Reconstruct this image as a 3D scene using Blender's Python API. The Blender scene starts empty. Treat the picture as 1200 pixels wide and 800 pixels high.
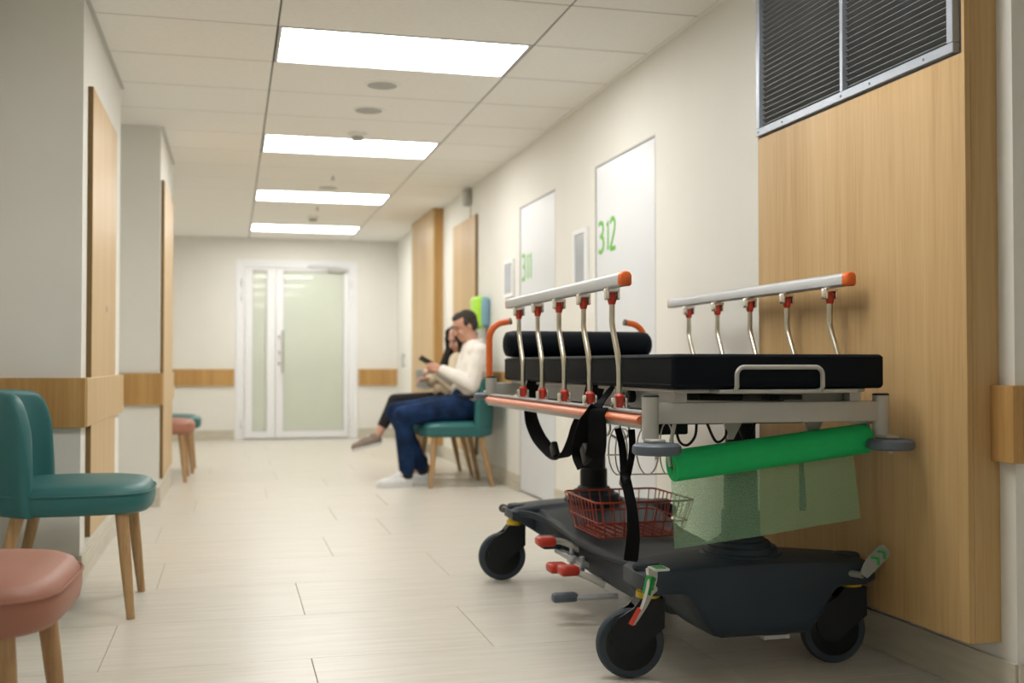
import bpy, bmesh, math, random
from mathutils import Vector, Matrix, Euler
random.seed(7)
PI = math.pi
scene = bpy.context.scene
C = scene.collection

# ------------------------------------------------------------------ camera
CAM_H = 0.905
F_PX, YAW, PITCH = 1284.0, 0.2506, 0.02103
cam_d = bpy.data.cameras.new('camera')
cam_d.sensor_width = 36.0
cam_d.lens = F_PX / 1200 * 36.0
cam_d.clip_start = 0.05
cam_d.dof.use_dof = True
cam_d.dof.focus_distance = 3.15
cam_d.dof.aperture_fstop = 2.6
cam = bpy.data.objects.new('camera', cam_d)
C.objects.link(cam)
cam.location = (0, 0, CAM_H)
cam.rotation_euler = (PI / 2 + PITCH, 0, -YAW)
scene.camera = cam

# ------------------------------------------------------------------ world, exposure
world = bpy.data.worlds.new('world')
scene.world = world
world.use_nodes = True
world.node_tree.nodes['Background'].inputs[0].default_value = (0.8, 0.85, 0.9, 1)
world.node_tree.nodes['Background'].inputs[1].default_value = 0.3
scene.view_settings.view_transform = 'Standard'
scene.view_settings.look = 'None'
scene.view_settings.exposure = 0.86
scene.view_settings.gamma = 1.0
scene.view_settings.use_curve_mapping = False
LAMP = 7.5          # ceiling luminaire radiance

# ------------------------------------------------------------------ pixel helpers (a pixel gives a ray, the plane gives the distance)
_c, _s = math.cos(YAW), math.sin(YAW)
_F = Vector((_s * math.cos(PITCH), _c * math.cos(PITCH), math.sin(PITCH)))
_R = Vector((_c, -_s, 0))
_U = _R.cross(_F)
def ray(x, y): return _F + _R * ((x - 600) / F_PX) - _U * ((y - 400) / F_PX)
def onx(x, y, X): d = ray(x, y); p = d * (X / d.x); p.z += CAM_H; return p
def ony(x, y, Y): d = ray(x, y); p = d * (Y / d.y); p.z += CAM_H; return p

# ------------------------------------------------------------------ materials
MATS = {}
def mat(name, col, rough=0.5, metal=0.0, noise=0.0, nscale=20.0, bump=0.0, bscale=60.0, coat=0.0, spec=0.5, stretch=(1, 1, 1), trans=0.0, sss=0.0):
    m = bpy.data.materials.new(name); m.use_nodes = True
    nt = m.node_tree; b = nt.nodes['Principled BSDF']
    b.inputs['Roughness'].default_value = rough
    b.inputs['Metallic'].default_value = metal
    b.inputs['Coat Weight'].default_value = coat
    b.inputs['Specular IOR Level'].default_value = spec
    b.inputs['Transmission Weight'].default_value = trans
    if sss:
        b.inputs['Subsurface Weight'].default_value = sss
        b.inputs['Subsurface Radius'].default_value = (0.02, 0.008, 0.004)
    tc = nt.nodes.new('ShaderNodeTexCoord'); mp = nt.nodes.new('ShaderNodeMapping')
    mp.inputs['Scale'].default_value = stretch
    nt.links.new(tc.outputs['Object'], mp.inputs['Vector'])
    n = nt.nodes.new('ShaderNodeTexNoise'); n.inputs['Scale'].default_value = nscale; n.inputs['Detail'].default_value = 4
    nt.links.new(mp.outputs[0], n.inputs['Vector'])
    r = nt.nodes.new('ShaderNodeValToRGB')
    lo = [max(0, c * (1 - noise)) for c in col]; hi = [min(1, c * (1 + noise)) for c in col]
    r.color_ramp.elements[0].position = 0.3; r.color_ramp.elements[1].position = 0.7
    r.color_ramp.elements[0].color = (*lo, 1); r.color_ramp.elements[1].color = (*hi, 1)
    nt.links.new(n.outputs['Fac'], r.inputs['Fac']); nt.links.new(r.outputs['Color'], b.inputs['Base Color'])
    if bump:
        n2 = nt.nodes.new('ShaderNodeTexNoise'); n2.inputs['Scale'].default_value = bscale; n2.inputs['Detail'].default_value = 3
        nt.links.new(mp.outputs[0], n2.inputs['Vector'])
        bp = nt.nodes.new('ShaderNodeBump'); bp.inputs['Strength'].default_value = bump; bp.inputs['Distance'].default_value = 0.01
        nt.links.new(n2.outputs['Fac'], bp.inputs['Height']); nt.links.new(bp.outputs[0], b.inputs['Normal'])
    MATS[name] = m
    return m

def wood(name, dark, mid, light, scale=1.0, axis='z', rough=0.45, rnd=True):
    m = bpy.data.materials.new(name); m.use_nodes = True
    nt = m.node_tree; b = nt.nodes['Principled BSDF']; b.inputs['Roughness'].default_value = rough
    b.inputs['Specular IOR Level'].default_value = 0.35
    tc = nt.nodes.new('ShaderNodeTexCoord'); mp = nt.nodes.new('ShaderNodeMapping')
    st = {'z': (1, 1, 0.045), 'x': (0.045, 1, 1), 'y': (1, 0.045, 1)}[axis]
    mp.inputs['Scale'].default_value = [v * scale for v in st]
    nt.links.new(tc.outputs['Object'], mp.inputs['Vector'])
    n1 = nt.nodes.new('ShaderNodeTexNoise'); n1.inputs['Scale'].default_value = 9; n1.inputs['Detail'].default_value = 6; n1.inputs['Roughness'].default_value = 0.6; n1.inputs['Distortion'].default_value = 0.6
    n2 = nt.nodes.new('ShaderNodeTexNoise'); n2.inputs['Scale'].default_value = 90; n2.inputs['Detail'].default_value = 4
    for n in (n1, n2): nt.links.new(mp.outputs[0], n.inputs['Vector'])
    mx = nt.nodes.new('ShaderNodeMix'); mx.data_type = 'FLOAT'; mx.inputs[0].default_value = 0.32
    nt.links.new(n1.outputs['Fac'], mx.inputs[2]); nt.links.new(n2.outputs['Fac'], mx.inputs[3])
    r = nt.nodes.new('ShaderNodeValToRGB'); cr = r.color_ramp
    cr.elements[0].position = 0.30; cr.elements[0].color = (*dark, 1)
    cr.elements[1].position = 0.72; cr.elements[1].color = (*light, 1)
    e = cr.elements.new(0.5); e.color = (*mid, 1)
    nt.links.new(mx.outputs[0], r.inputs['Fac']); nt.links.new(r.outputs['Color'], b.inputs['Base Color'])
    bp = nt.nodes.new('ShaderNodeBump'); bp.inputs['Strength'].default_value = 0.08; bp.inputs['Distance'].default_value = 0.004
    nt.links.new(n2.outputs['Fac'], bp.inputs['Height']); nt.links.new(bp.outputs[0], b.inputs['Normal'])
    MATS[name] = m
    return m

def emit(name, col, strength):
    m = bpy.data.materials.new(name); m.use_nodes = True
    b = m.node_tree.nodes['Principled BSDF']
    b.inputs['Base Color'].default_value = (0.9, 0.9, 0.88, 1)
    b.inputs['Emission Color'].default_value = (*col, 1); b.inputs['Emission Strength'].default_value = strength
    MATS[name] = m
    return m

mat('wall_paint', (0.80, 0.79, 0.735), 0.6, noise=0.015, nscale=3, bump=0.02, bscale=220)
mat('white_paint', (0.85, 0.86, 0.88), 0.5, noise=0.01)
mat('door_white', (0.71, 0.735, 0.765), 0.35, noise=0.01, nscale=4)
mat('ceiling_panel', (0.88, 0.87, 0.825), 0.8, noise=0.02, nscale=40, bump=0.03, bscale=250)
mat('joint_dark', (0.10, 0.095, 0.085), 0.8, noise=0.1)
mat('joint_line', (0.22, 0.21, 0.19), 0.8, noise=0.1)
mat('joint_soft', (0.16, 0.15, 0.13), 0.8, noise=0.1)
mat('grout', (0.36, 0.32, 0.25), 0.8, noise=0.1)
mat('trim_grey', (0.55, 0.55, 0.53), 0.5, noise=0.02)
mat('plinth', (0.58, 0.54, 0.44), 0.4, noise=0.10, nscale=14, stretch=(0.3, 0.3, 3.0))
wood('oak', (0.43, 0.265, 0.105), (0.55, 0.36, 0.16), (0.63, 0.435, 0.215))
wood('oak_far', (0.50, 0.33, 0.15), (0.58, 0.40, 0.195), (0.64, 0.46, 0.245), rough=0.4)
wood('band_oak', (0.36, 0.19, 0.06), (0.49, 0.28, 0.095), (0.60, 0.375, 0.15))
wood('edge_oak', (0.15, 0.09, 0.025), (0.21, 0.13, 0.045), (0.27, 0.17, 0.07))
wood('leg_oak', (0.30, 0.17, 0.075), (0.46, 0.285, 0.135), (0.58, 0.38, 0.20), scale=2.2)
mat('teal', (0.020, 0.135, 0.136), 0.45, noise=0.05, nscale=6, bump=0.06, bscale=320)
mat('pink', (0.39, 0.165, 0.11), 0.5, noise=0.05, nscale=6, bump=0.06, bscale=320)
mat('chrome', (0.72, 0.71, 0.68), 0.22, 1.0, noise=0.03)
mat('steel_tube', (0.60, 0.57, 0.48), 0.28, 1.0, noise=0.03)
mat('alu', (0.46, 0.475, 0.485), 0.38, 0.25, noise=0.02)
mat('frame_grey', (0.47, 0.465, 0.43), 0.42, 0.1, noise=0.03)
mat('lever_grey', (0.26, 0.27, 0.25), 0.4, 0.3, noise=0.05)
mat('frame_dark', (0.12, 0.12, 0.115), 0.5, 0.3, noise=0.06)
mat('orange', (0.74, 0.14, 0.022), 0.35, noise=0.04)
mat('orange_strip', (0.72, 0.20, 0.08), 0.32, noise=0.06, nscale=30)
mat('red', (0.56, 0.045, 0.022), 0.38, noise=0.05)
mat('black_vinyl', (0.005, 0.008, 0.012), 0.6, spec=0.10, noise=0.1, nscale=8, bump=0.05, bscale=300)
mat('black_plastic', (0.008, 0.010, 0.012), 0.45, spec=0.25, noise=0.1)
mat('black_strap', (0.004, 0.004, 0.005), 0.8, spec=0.12, noise=0.15, nscale=200, bump=0.15, bscale=500)
mat('base_grey', (0.024, 0.036, 0.050), 0.5, spec=0.28, noise=0.06, nscale=5, bump=0.04, bscale=400)
mat('tyre', (0.042, 0.054, 0.068), 0.6, spec=0.25, noise=0.05)
mat('bumper_grey', (0.10, 0.125, 0.155), 0.5, noise=0.05)
mat('yellow', (0.75, 0.50, 0.015), 0.4, noise=0.03)
mat('red_wire', (0.52, 0.075, 0.035), 0.4, noise=0.08)
mat('grey_wire', (0.36, 0.35, 0.31), 0.35, 0.6, noise=0.05)
mat('green_roll', (0.004, 0.46, 0.125), 0.75, noise=0.05, nscale=30, bump=0.05, bscale=600)
mat('cardboard', (0.30, 0.20, 0.11), 0.8, noise=0.1)
mat('pedal_green', (0.02, 0.30, 0.06), 0.45, noise=0.05)
mat('pedal_white', (0.62, 0.62, 0.58), 0.4, noise=0.03)
mat('number_green', (0.11, 0.48, 0.015), 0.45, noise=0.03)
mat('lime', (0.42, 0.78, 0.05), 0.4, noise=0.03)
mat('blue_grey', (0.22, 0.40, 0.50), 0.35, noise=0.05)
mat('frosted', (0.62, 0.67, 0.57), 0.3, noise=0.03, nscale=2, spec=0.5, coat=1.0)
mat('sign_glass', (0.42, 0.45, 0.49), 0.15, noise=0.05, nscale=5)
mat('vent_dark', (0.19, 0.21, 0.225), 0.5, 0.0, noise=0.1, nscale=6)
mat('vent_back', (0.035, 0.04, 0.045), 0.7, noise=0.1)
mat('vent_alu', (0.40, 0.44, 0.50), 0.4, 0.4, noise=0.05)
mat('vent_edge', (0.30, 0.30, 0.29), 0.45, 0.3, noise=0.05)
mat('device_grey', (0.42, 0.42, 0.40), 0.6, noise=0.05)
mat('skin_man', (0.55, 0.29, 0.20), 0.5, noise=0.06, nscale=25, sss=0.05)
mat('skin_woman', (0.60, 0.35, 0.26), 0.5, noise=0.05, nscale=25, sss=0.05)
mat('shirt_white', (0.78, 0.74, 0.68), 0.8, noise=0.06, nscale=12, bump=0.6, bscale=14)
mat('knit_cream', (0.72, 0.61, 0.45), 0.9, noise=0.08, nscale=60, bump=0.4, bscale=90)
mat('denim', (0.009, 0.026, 0.078), 0.9, spec=0.2, noise=0.55, nscale=11, bump=0.6, bscale=16)
mat('black_cloth', (0.008, 0.008, 0.010), 0.85, noise=0.2, bump=0.2, bscale=30)
mat('hair_dark', (0.012, 0.008, 0.006), 0.6, spec=0.15, noise=0.4, nscale=60, stretch=(1, 1, 0.15))
mat('hair_grey', (0.042, 0.035, 0.030), 0.7, spec=0.2, noise=0.5, nscale=90)
mat('sneaker_white', (0.74, 0.75, 0.76), 0.55, noise=0.06, nscale=30, bump=0.1, bscale=80)
mat('shoe_taupe', (0.27, 0.215, 0.18), 0.7, noise=0.08)
mat('sole_white', (0.70, 0.70, 0.68), 0.6, noise=0.03)
mat('belt', (0.012, 0.010, 0.009), 0.45, noise=0.1)
mat('eye_dark', (0.02, 0.015, 0.012), 0.3, noise=0.1)
mat('lips', (0.40, 0.14, 0.11), 0.5, noise=0.05)
mat('phone_black', (0.008, 0.008, 0.010), 0.2, noise=0.05)
emit('lamp_glow', (1.0, 0.985, 0.955), LAMP)

# floor tile: pale limestone plank look with fine veins running across the corridor
m = bpy.data.materials.new('floor_stone'); m.use_nodes = True; MATS['floor_stone'] = m
nt = m.node_tree; b = nt.nodes['Principled BSDF']
tc = nt.nodes.new('ShaderNodeTexCoord'); oi = nt.nodes.new('ShaderNodeObjectInfo'); mp = nt.nodes.new('ShaderNodeMapping')
mp.inputs['Scale'].default_value = (1.2, 14, 1)
ad = nt.nodes.new('ShaderNodeVectorMath'); ad.operation = 'ADD'
sc = nt.nodes.new('ShaderNodeVectorMath'); sc.operation = 'SCALE'; sc.inputs['Scale'].default_value = 37.0
cmb = nt.nodes.new('ShaderNodeCombineXYZ')
nt.links.new(oi.outputs['Random'], cmb.inputs[0]); nt.links.new(oi.outputs['Random'], cmb.inputs[1])
nt.links.new(cmb.outputs[0], sc.inputs[0]); nt.links.new(tc.outputs['Object'], ad.inputs[0]); nt.links.new(sc.outputs[0], ad.inputs[1])
nt.links.new(ad.outputs[0], mp.inputs['Vector'])
n1 = nt.nodes.new('ShaderNodeTexNoise'); n1.inputs['Scale'].default_value = 2.2; n1.inputs['Detail'].default_value = 8; n1.inputs['Roughness'].default_value = 0.62
nt.links.new(mp.outputs[0], n1.inputs['Vector'])
r = nt.nodes.new('ShaderNodeValToRGB'); r.color_ramp.elements[0].position = 0.25; r.color_ramp.elements[1].position = 0.75
r.color_ramp.elements[0].color = (0.58, 0.54, 0.46, 1); r.color_ramp.elements[1].color = (0.73, 0.695, 0.62, 1)
nt.links.new(n1.outputs['Fac'], r.inputs['Fac']); nt.links.new(r.outputs['Color'], b.inputs['Base Color'])
b.inputs['Roughness'].default_value = 0.30; b.inputs['Specular IOR Level'].default_value = 0.45

# paper sheet: thin translucent green non-woven
m = bpy.data.materials.new('paper_green'); m.use_nodes = True; MATS['paper_green'] = m
nt = m.node_tree; b = nt.nodes['Principled BSDF']; out = nt.nodes['Material Output']
b.inputs['Base Color'].default_value = (0.40, 0.70, 0.44, 1); b.inputs['Roughness'].default_value = 0.85
tr = nt.nodes.new('ShaderNodeBsdfTransparent'); tr.inputs[0].default_value = (0.80, 0.96, 0.82, 1)
mx = nt.nodes.new('ShaderNodeMixShader')
tc = nt.nodes.new('ShaderNodeTexCoord'); mp = nt.nodes.new('ShaderNodeMapping'); mp.inputs['Scale'].default_value = (700, 1, 260)
mp.inputs['Rotation'].default_value = (0, 0.5, 0)
nz = nt.nodes.new('ShaderNodeTexNoise'); nz.inputs['Scale'].default_value = 1.0; nz.inputs['Detail'].default_value = 5
mr = nt.nodes.new('ShaderNodeMapRange'); mr.inputs[1].default_value = 0.3; mr.inputs[2].default_value = 0.7; mr.inputs[3].default_value = 0.29; mr.inputs[4].default_value = 0.43
nt.links.new(tc.outputs['Object'], mp.inputs[0]); nt.links.new(mp.outputs[0], nz.inputs['Vector']); nt.links.new(nz.outputs['Fac'], mr.inputs[0])
nt.links.new(mr.outputs[0], mx.inputs[0]); nt.links.new(tr.outputs[0], mx.inputs[1]); nt.links.new(b.outputs[0], mx.inputs[2]); nt.links.new(mx.outputs[0], out.inputs['Surface'])

# ------------------------------------------------------------------ mesh builder
class MB:
    def __init__(s): s.v = []; s.f = []
    def add(s, vs, fs):
        o = len(s.v); s.v += [tuple(v) for v in vs]; s.f += [tuple(i + o for i in f) for f in fs]; return s
    def box(s, lo, hi, bev=0.0, seg=2, M=None):
        bm = bmesh.new(); bmesh.ops.create_cube(bm, size=1)
        for v in bm.verts:
            v.co = Vector([(lo[i] + hi[i]) / 2 + v.co[i] * (hi[i] - lo[i]) for i in range(3)])
        if bev: bmesh.ops.bevel(bm, geom=bm.edges[:], offset=bev, segments=seg, affect='EDGES', profile=0.5)
        bm.verts.index_update()
        vs = [(M @ v.co if M else v.co.copy()) for v in bm.verts]
        s.add(vs, [[v.index for v in f.verts] for f in bm.faces]); bm.free(); return s
    def loft(s, rings, cap=True, closed=False):
        n = len(rings[0]); vs = [p for r in rings for p in r]; fs = []
        k = len(rings)
        for i in range(k if closed else k - 1):
            a, b = i * n, ((i + 1) % k) * n
            for j in range(n): fs.append((a + j, a + (j + 1) % n, b + (j + 1) % n, b + j))
        if cap and not closed:
            fs.append(tuple(range(n - 1, -1, -1))); fs.append(tuple((k - 1) * n + j for j in range(n)))
        return s.add(vs, fs)
    def tube(s, pts, r, n=10, closed=False, flat=1.0):
        pts = [Vector(p) for p in pts]; k = len(pts)
        rs = r if isinstance(r, (list, tuple)) else [r] * k
        tans = []
        for i in range(k):
            a = pts[(i - 1) % k] if closed or i > 0 else pts[i]; b = pts[(i + 1) % k] if closed or i < k - 1 else pts[i]
            tans.append((b - a).normalized())
        up = Vector((0, 0, 1)) if abs(tans[0].z) < 0.9 else Vector((1, 0, 0))
        nrm = tans[0].cross(up).normalized(); rings = []
        for i in range(k):
            nrm = (nrm - tans[i] * nrm.dot(tans[i])).normalized(); bn = tans[i].cross(nrm)
            rings.append([pts[i] + (nrm * math.cos(2 * PI * j / n) + bn * math.sin(2 * PI * j / n) * flat) * rs[i] for j in range(n)])
        return s.loft(rings, True, closed)
    def cyl(s, a, b, r0, r1=None, n=16): return s.tube([a, b], [r0, r0 if r1 is None else r1], n)
    def lathe(s, c, prof, n=24, M=None, cap=True):
        M = M or Matrix.Identity(3); c = Vector(c)
        rings = [[c + M @ Vector((r * math.cos(2 * PI * j / n), r * math.sin(2 * PI * j / n), z)) for j in range(n)] for r, z in prof]
        return s.loft(rings, cap)
    def prism(s, poly, fn, d0, d1):
        return s.loft([[fn(u, v, d0) for u, v in poly], [fn(u, v, d1) for u, v in poly]], True)
    def ribbon(s, pts, wid, wdir, th=0.003):
        pts = [Vector(p) for p in pts]; k = len(pts); rings = []
        ws = wid if isinstance(wid, (list, tuple)) else [wid] * k
        for i in range(k):
            t = (pts[min(i + 1, k - 1)] - pts[max(i - 1, 0)]).normalized()
            w = Vector(wdir[i] if isinstance(wdir, list) else wdir); w = (w - t * w.dot(t)).normalized(); nn = t.cross(w)
            a, b = w * ws[i] / 2, nn * th / 2
            rings.append([pts[i] - a - b, pts[i] + a - b, pts[i] + a + b, pts[i] - a + b])
        return s.loft(rings)
    def ell(s, c, r, n=16, k=10, M=None):
        c = Vector(c); M = M or Matrix.Identity(3); rings = []
        for i in range(k + 1):
            t = -PI / 2 + PI * i / k; cr = max(math.cos(t), 0.02)
            rings.append([c + M @ Vector((r[0] * cr * math.cos(2 * PI * j / n), r[1] * cr * math.sin(2 * PI * j / n), r[2] * math.sin(t))) for j in range(n)])
        return s.loft(rings)
    def cap(s, a, b, r0, r1, n=14, k=5):
        a, b = Vector(a), Vector(b); d = (b - a); L = d.length; d = d.normalized()
        pts, rs = [], []
        for i in range(k): t = PI / 2 * i / k; pts.append(a - d * r0 * math.cos(t)); rs.append(max(r0 * math.sin(t), 0.02 * r0))
        pts += [a, b]; rs += [r0, r1]
        for i in range(1, k + 1): t = PI / 2 * i / k; pts.append(b + d * r1 * math.sin(t)); rs.append(max(r1 * math.cos(t), 0.02 * r1))
        return s.tube(pts, rs, n)
    def mesh(s, name, org=(0, 0, 0)):
        me = bpy.data.meshes.new(name); o = Vector(org)
        me.from_pydata([Vector(v) - o for v in s.v], [], s.f)
        bm = bmesh.new(); bm.from_mesh(me); bmesh.ops.recalc_face_normals(bm, faces=bm.faces[:]); bm.to_mesh(me); bm.free()
        return me

ORG = {}
def finish(me, smooth):
    if smooth:
        me.polygons.foreach_set('use_smooth', [True] * len(me.polygons)); me.set_sharp_from_angle(angle=math.radians(smooth))
def put(name, mb, material, parent=None, smooth=38, org=None, kind=None, label=None):
    """link a builder (world coordinates) as ONE mesh object, origin at its base centre"""
    if org is None:
        lo = [min(v[i] for v in mb.v) for i in range(3)]; hi = [max(v[i] for v in mb.v) for i in range(3)]
        org = ((lo[0] + hi[0]) / 2, (lo[1] + hi[1]) / 2, lo[2])
    org = Vector(org); me = mb.mesh(name, org); finish(me, smooth)
    me.materials.append(MATS[material])
    o = bpy.data.objects.new(name, me); C.objects.link(o)
    ORG[o.name] = org; o.location = org
    if parent: o.parent = parent; o.location = org - ORG[parent.name]
    if kind: o['kind'] = kind
    if label: o['label'] = label
    return o
def root(name, loc, label, cat, group=None):
    o = bpy.data.objects.new(name, None); C.objects.link(o); o.location = loc; ORG[o.name] = Vector(loc); o.empty_display_size = 0.1
    return tag(o, label, cat, group)
def tag(o, label, cat, group=None):
    o['label'] = label; o['category'] = cat
    if group: o['group'] = group
    return o
def inst(name, me, loc, parent):
    o = bpy.data.objects.new(name, me); C.objects.link(o); o.parent = parent; o.location = Vector(loc) - ORG[parent.name]; ORG[o.name] = Vector(loc); return o
def copy_tree(o, parent=None):
    c = o.copy(); C.objects.link(c); c.parent = parent
    for ch in o.children: copy_tree(ch, c)
    return c
def arc(c, r, a0, a1, n, u=(1, 0, 0), v=(0, 0, 1)):
    c, u, v = Vector(c), Vector(u), Vector(v)
    return [c + u * r * math.cos(a0 + (a1 - a0) * i / n) + v * r * math.sin(a0 + (a1 - a0) * i / n) for i in range(n + 1)]
def smooth_path(pts, sub=6):
    pts = [Vector(p) for p in pts]; out = []
    for i in range(len(pts) - 1):
        p0, p1, p2, p3 = pts[max(i - 1, 0)], pts[i], pts[i + 1], pts[min(i + 2, len(pts) - 1)]
        for k in range(sub):
            t = k / sub
            out.append(0.5 * ((2 * p1) + (p2 - p0) * t + (2 * p0 - 5 * p1 + 4 * p2 - p3) * t * t + (3 * p1 - p0 - 3 * p2 + p3) * t ** 3))
    out.append(pts[-1]); return out

# ------------------------------------------------------------------ the setting
XR, HC, YE, YB = 2.0, 2.434, 13.6, -4.0       # right wall, ceiling, end wall, back wall
XLN = -1.0                                     # recessed left wall behind the chairs
AX, AY0, AY1 = -0.602, 4.83, 6.4               # first projecting left pier
BX, BY0, BY1 = -0.447, 7.35, 8.72               # second projecting left pier
floor = put('floor', MB().box((-1.2, YB, -0.12), (2.8, YE + 0.2, -0.003)), 'grout', kind='structure')
# floor tiles 1.2 x 0.6, each row shifted
offs = {-1: 0.243, 0: 0.822, 1: 0.262, 2: 0.912, 3: 0.47, 4: 0.83, 5: 0.60, 6: 0.98, 7: 0.24, 8: 0.7, 9: 0.35}
tile_me = {}
for k in range(-13, 17):
    y0 = 3.446 + 0.6 * k; y1 = min(y0 + 0.6, YE)
    if y1 - y0 < 0.05 or y0 < YB: continue
    off = offs.get(k, random.random() * 1.2)
    x = off - 1.2 * 3
    while x < 2.6:
        a, bb = max(x, -1.0), min(x + 1.2, 2.6)
        if bb - a > 0.04:
            key = (round(bb - a, 3), round(y1 - y0, 3))
            if key not in tile_me:
                g = 0.0013
                me = MB().box((-key[0] / 2 + g, -key[1] / 2 + g, -0.008), (key[0] / 2 - g, key[1] / 2 - g, 0.0), 0.0008, 1).mesh('floor_tile'); me.materials.append(MATS['floor_stone']); tile_me[key] = me
            inst('floor_tile', tile_me[key], ((a + bb) / 2, (y0 + y1) / 2, 0), floor)
        x += 1.2
# ceiling slab, tiles and the two dark runners
ceiling = put('ceiling', MB().box((-1.2, YB, HC + 0.012), (2.8, YE + 0.2, HC + 0.12)), 'joint_soft', kind='structure')
TX = 0.196; CY0 = 5.033
LIT_ROWS = {0, 4, 8, 12}
OFF_ROWS = set(); BACK_ROWS = {-4, -8, -12}
ctile = {}
cols = [(-1.0, TX - 0.004), (TX + 0.004, TX + 1.2 - 0.004), (TX + 1.2 + 0.004, 1.976), (2.0, 2.6)]
for k in range(-16, 15):
    y0, y1 = CY0 + 0.6 * k, min(CY0 + 0.6 * (k + 1), YE)
    if y0 < YB or y1 - y0 < 0.03: continue
    for ci, (a, bb) in enumerate(cols):
        if ci == 1 and k in LIT_ROWS | BACK_ROWS: continue
        if ci == 3 and y1 > 2.5: continue
        key = (ci, round(y1 - y0, 3))
        if key not in ctile:
            g = 0.0038
            me = MB().box((-(bb - a) / 2, -key[1] / 2 + g, 0), ((bb - a) / 2, key[1] / 2 - g, 0.014), 0.0015, 1).mesh('ceiling_tile'); me.materials.append(MATS['ceiling_panel']); ctile[key] = me
        inst('ceiling_tile', ctile[key], ((a + bb) / 2, (y0 + y1) / 2, HC), ceiling)
for x in (TX, TX + 1.2):
    put('ceiling_runner', MB().box((x - 0.0035, YB, HC + 0.004), (x + 0.0035, YE, HC + 0.014)), 'joint_dark', ceiling)
for k in range(-14, 15):
    yj = CY0 + 0.6 * k
    if YB < yj < YE: put('cross_joint', MB().box((-1.0, yj - 0.004, HC + 0.0012), (1.976, yj + 0.004, HC + 0.013)), 'joint_line', ceiling, smooth=0)
put('edge_trim', MB().box((1.976, 2.47, HC - 0.002), (XR, YE, HC + 0.014)), 'ceiling_panel', ceiling)
put('edge_trim', MB().box((AX, AY0, HC - 0.002), (AX + 0.02, AY1, HC + 0.014)), 'trim_grey', ceiling)
put('edge_trim', MB().box((BX, BY0, HC - 0.002), (BX + 0.02, BY1, HC + 0.014)), 'trim_grey', ceiling)

DOORS = [(4.995, 5.90), (6.70, 7.585)]        # rooms 312 and 311
DZ = 2.025
wr = MB(); ys = [2.47]
for a, bb in DOORS: ys += [a, bb]
ys.append(YE)
for i in range(0, len(ys), 2): wr.box((XR, ys[i], 0), (XR + 0.15, ys[i + 1], HC + 0.1))
for a, bb in DOORS: wr.box((XR, a, DZ), (XR + 0.15, bb, HC + 0.1)); wr.box((XR + 0.1, a, 0), (XR + 0.15, bb, DZ))
put('wall_right', wr, 'wall_paint', kind='structure', smooth=0)
put('wall_right_return', MB().box((XR + 0.15, 2.47, 0), (2.8, 2.62, HC + 0.1)), 'wall_paint', kind='structure', smooth=0)
put('wall_right_near', MB().box((2.6, YB, 0), (2.75, 2.47, HC + 0.1)), 'wall_paint', kind='structure', smooth=0)
put('wall_left', MB().box((XLN - 0.15, YB, 0), (XLN, YE, HC + 0.1)), 'wall_paint', kind='structure', smooth=0)
put('wall_left_pier_front', MB().box((XLN, AY0, 0), (AX, AY1, HC + 0.1)), 'wall_paint', kind='structure', smooth=0)
put('wall_left_pier_far', MB().box((XLN, BY0, 0), (BX, BY1, HC + 0.1)), 'wall_paint', kind='structure', smooth=0)
put('wall_back', MB().box((-1.2, YB - 0.15, 0), (2.8, YB, HC + 0.1)), 'wall_paint', kind='structure', smooth=0)
EDX0, EDX1, EDZ = 0.095, 1.455, 2.135
we = MB().box((-1.15, YE, 0), (EDX0, YE + 0.15, HC + 0.1)).box((EDX1, YE, 0), (2.15, YE + 0.15, HC + 0.1)).box((EDX0, YE, EDZ), (EDX1, YE + 0.15, HC + 0.1))
we.box((EDX0, YE + 0.12, 0), (EDX1, YE + 0.15, EDZ))
put('wall_end', we, 'wall_paint', kind='structure', smooth=0)

# baseboards (stone skirting tiles)
def skirt(name, lo, hi): return put(name, MB().box(lo, hi, 0.001, 1), 'plinth', kind='structure')
BH = 0.12; bt = 0.010
segs = [ys[i:i + 2] for i in range(0, len(ys), 2)]
for i, (a, bb) in enumerate(segs): skirt('baseboard_right', (XR - bt, a, 0), (XR - 0.0005, bb, BH))
skirt('baseboard_right_return', (XR, 2.47 - bt, 0), (2.6, 2.4695, BH))
skirt('baseboard_left', (XLN, YB, 0), (XLN + bt, AY0, BH))
skirt('baseboard_left_pier_front', (XLN, AY0 - bt, 0), (AX, AY0 - 0.0005, BH)); skirt('baseboard_left_pier_side', (AX + 0.0005, AY0 - bt, 0), (AX + bt, AY1, BH))
skirt('baseboard_left_far_front', (XLN, BY0 - bt, 0), (BX, BY0 - 0.0005, BH)); skirt('baseboard_left_far_side', (BX + 0.0005, BY0 - bt, 0), (BX + bt, BY1, BH))
skirt('baseboard_left_end', (XLN + 0.0005, BY1, 0), (XLN + bt, YE, BH))
skirt('baseboard_end_left', (XLN + bt, YE - bt, 0), (EDX0 - 0.06, YE - 0.0005, BH)); skirt('baseboard_end_right', (EDX1 + 0.06, YE - bt, 0), (XR - bt, YE - 0.0005, BH))

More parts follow.
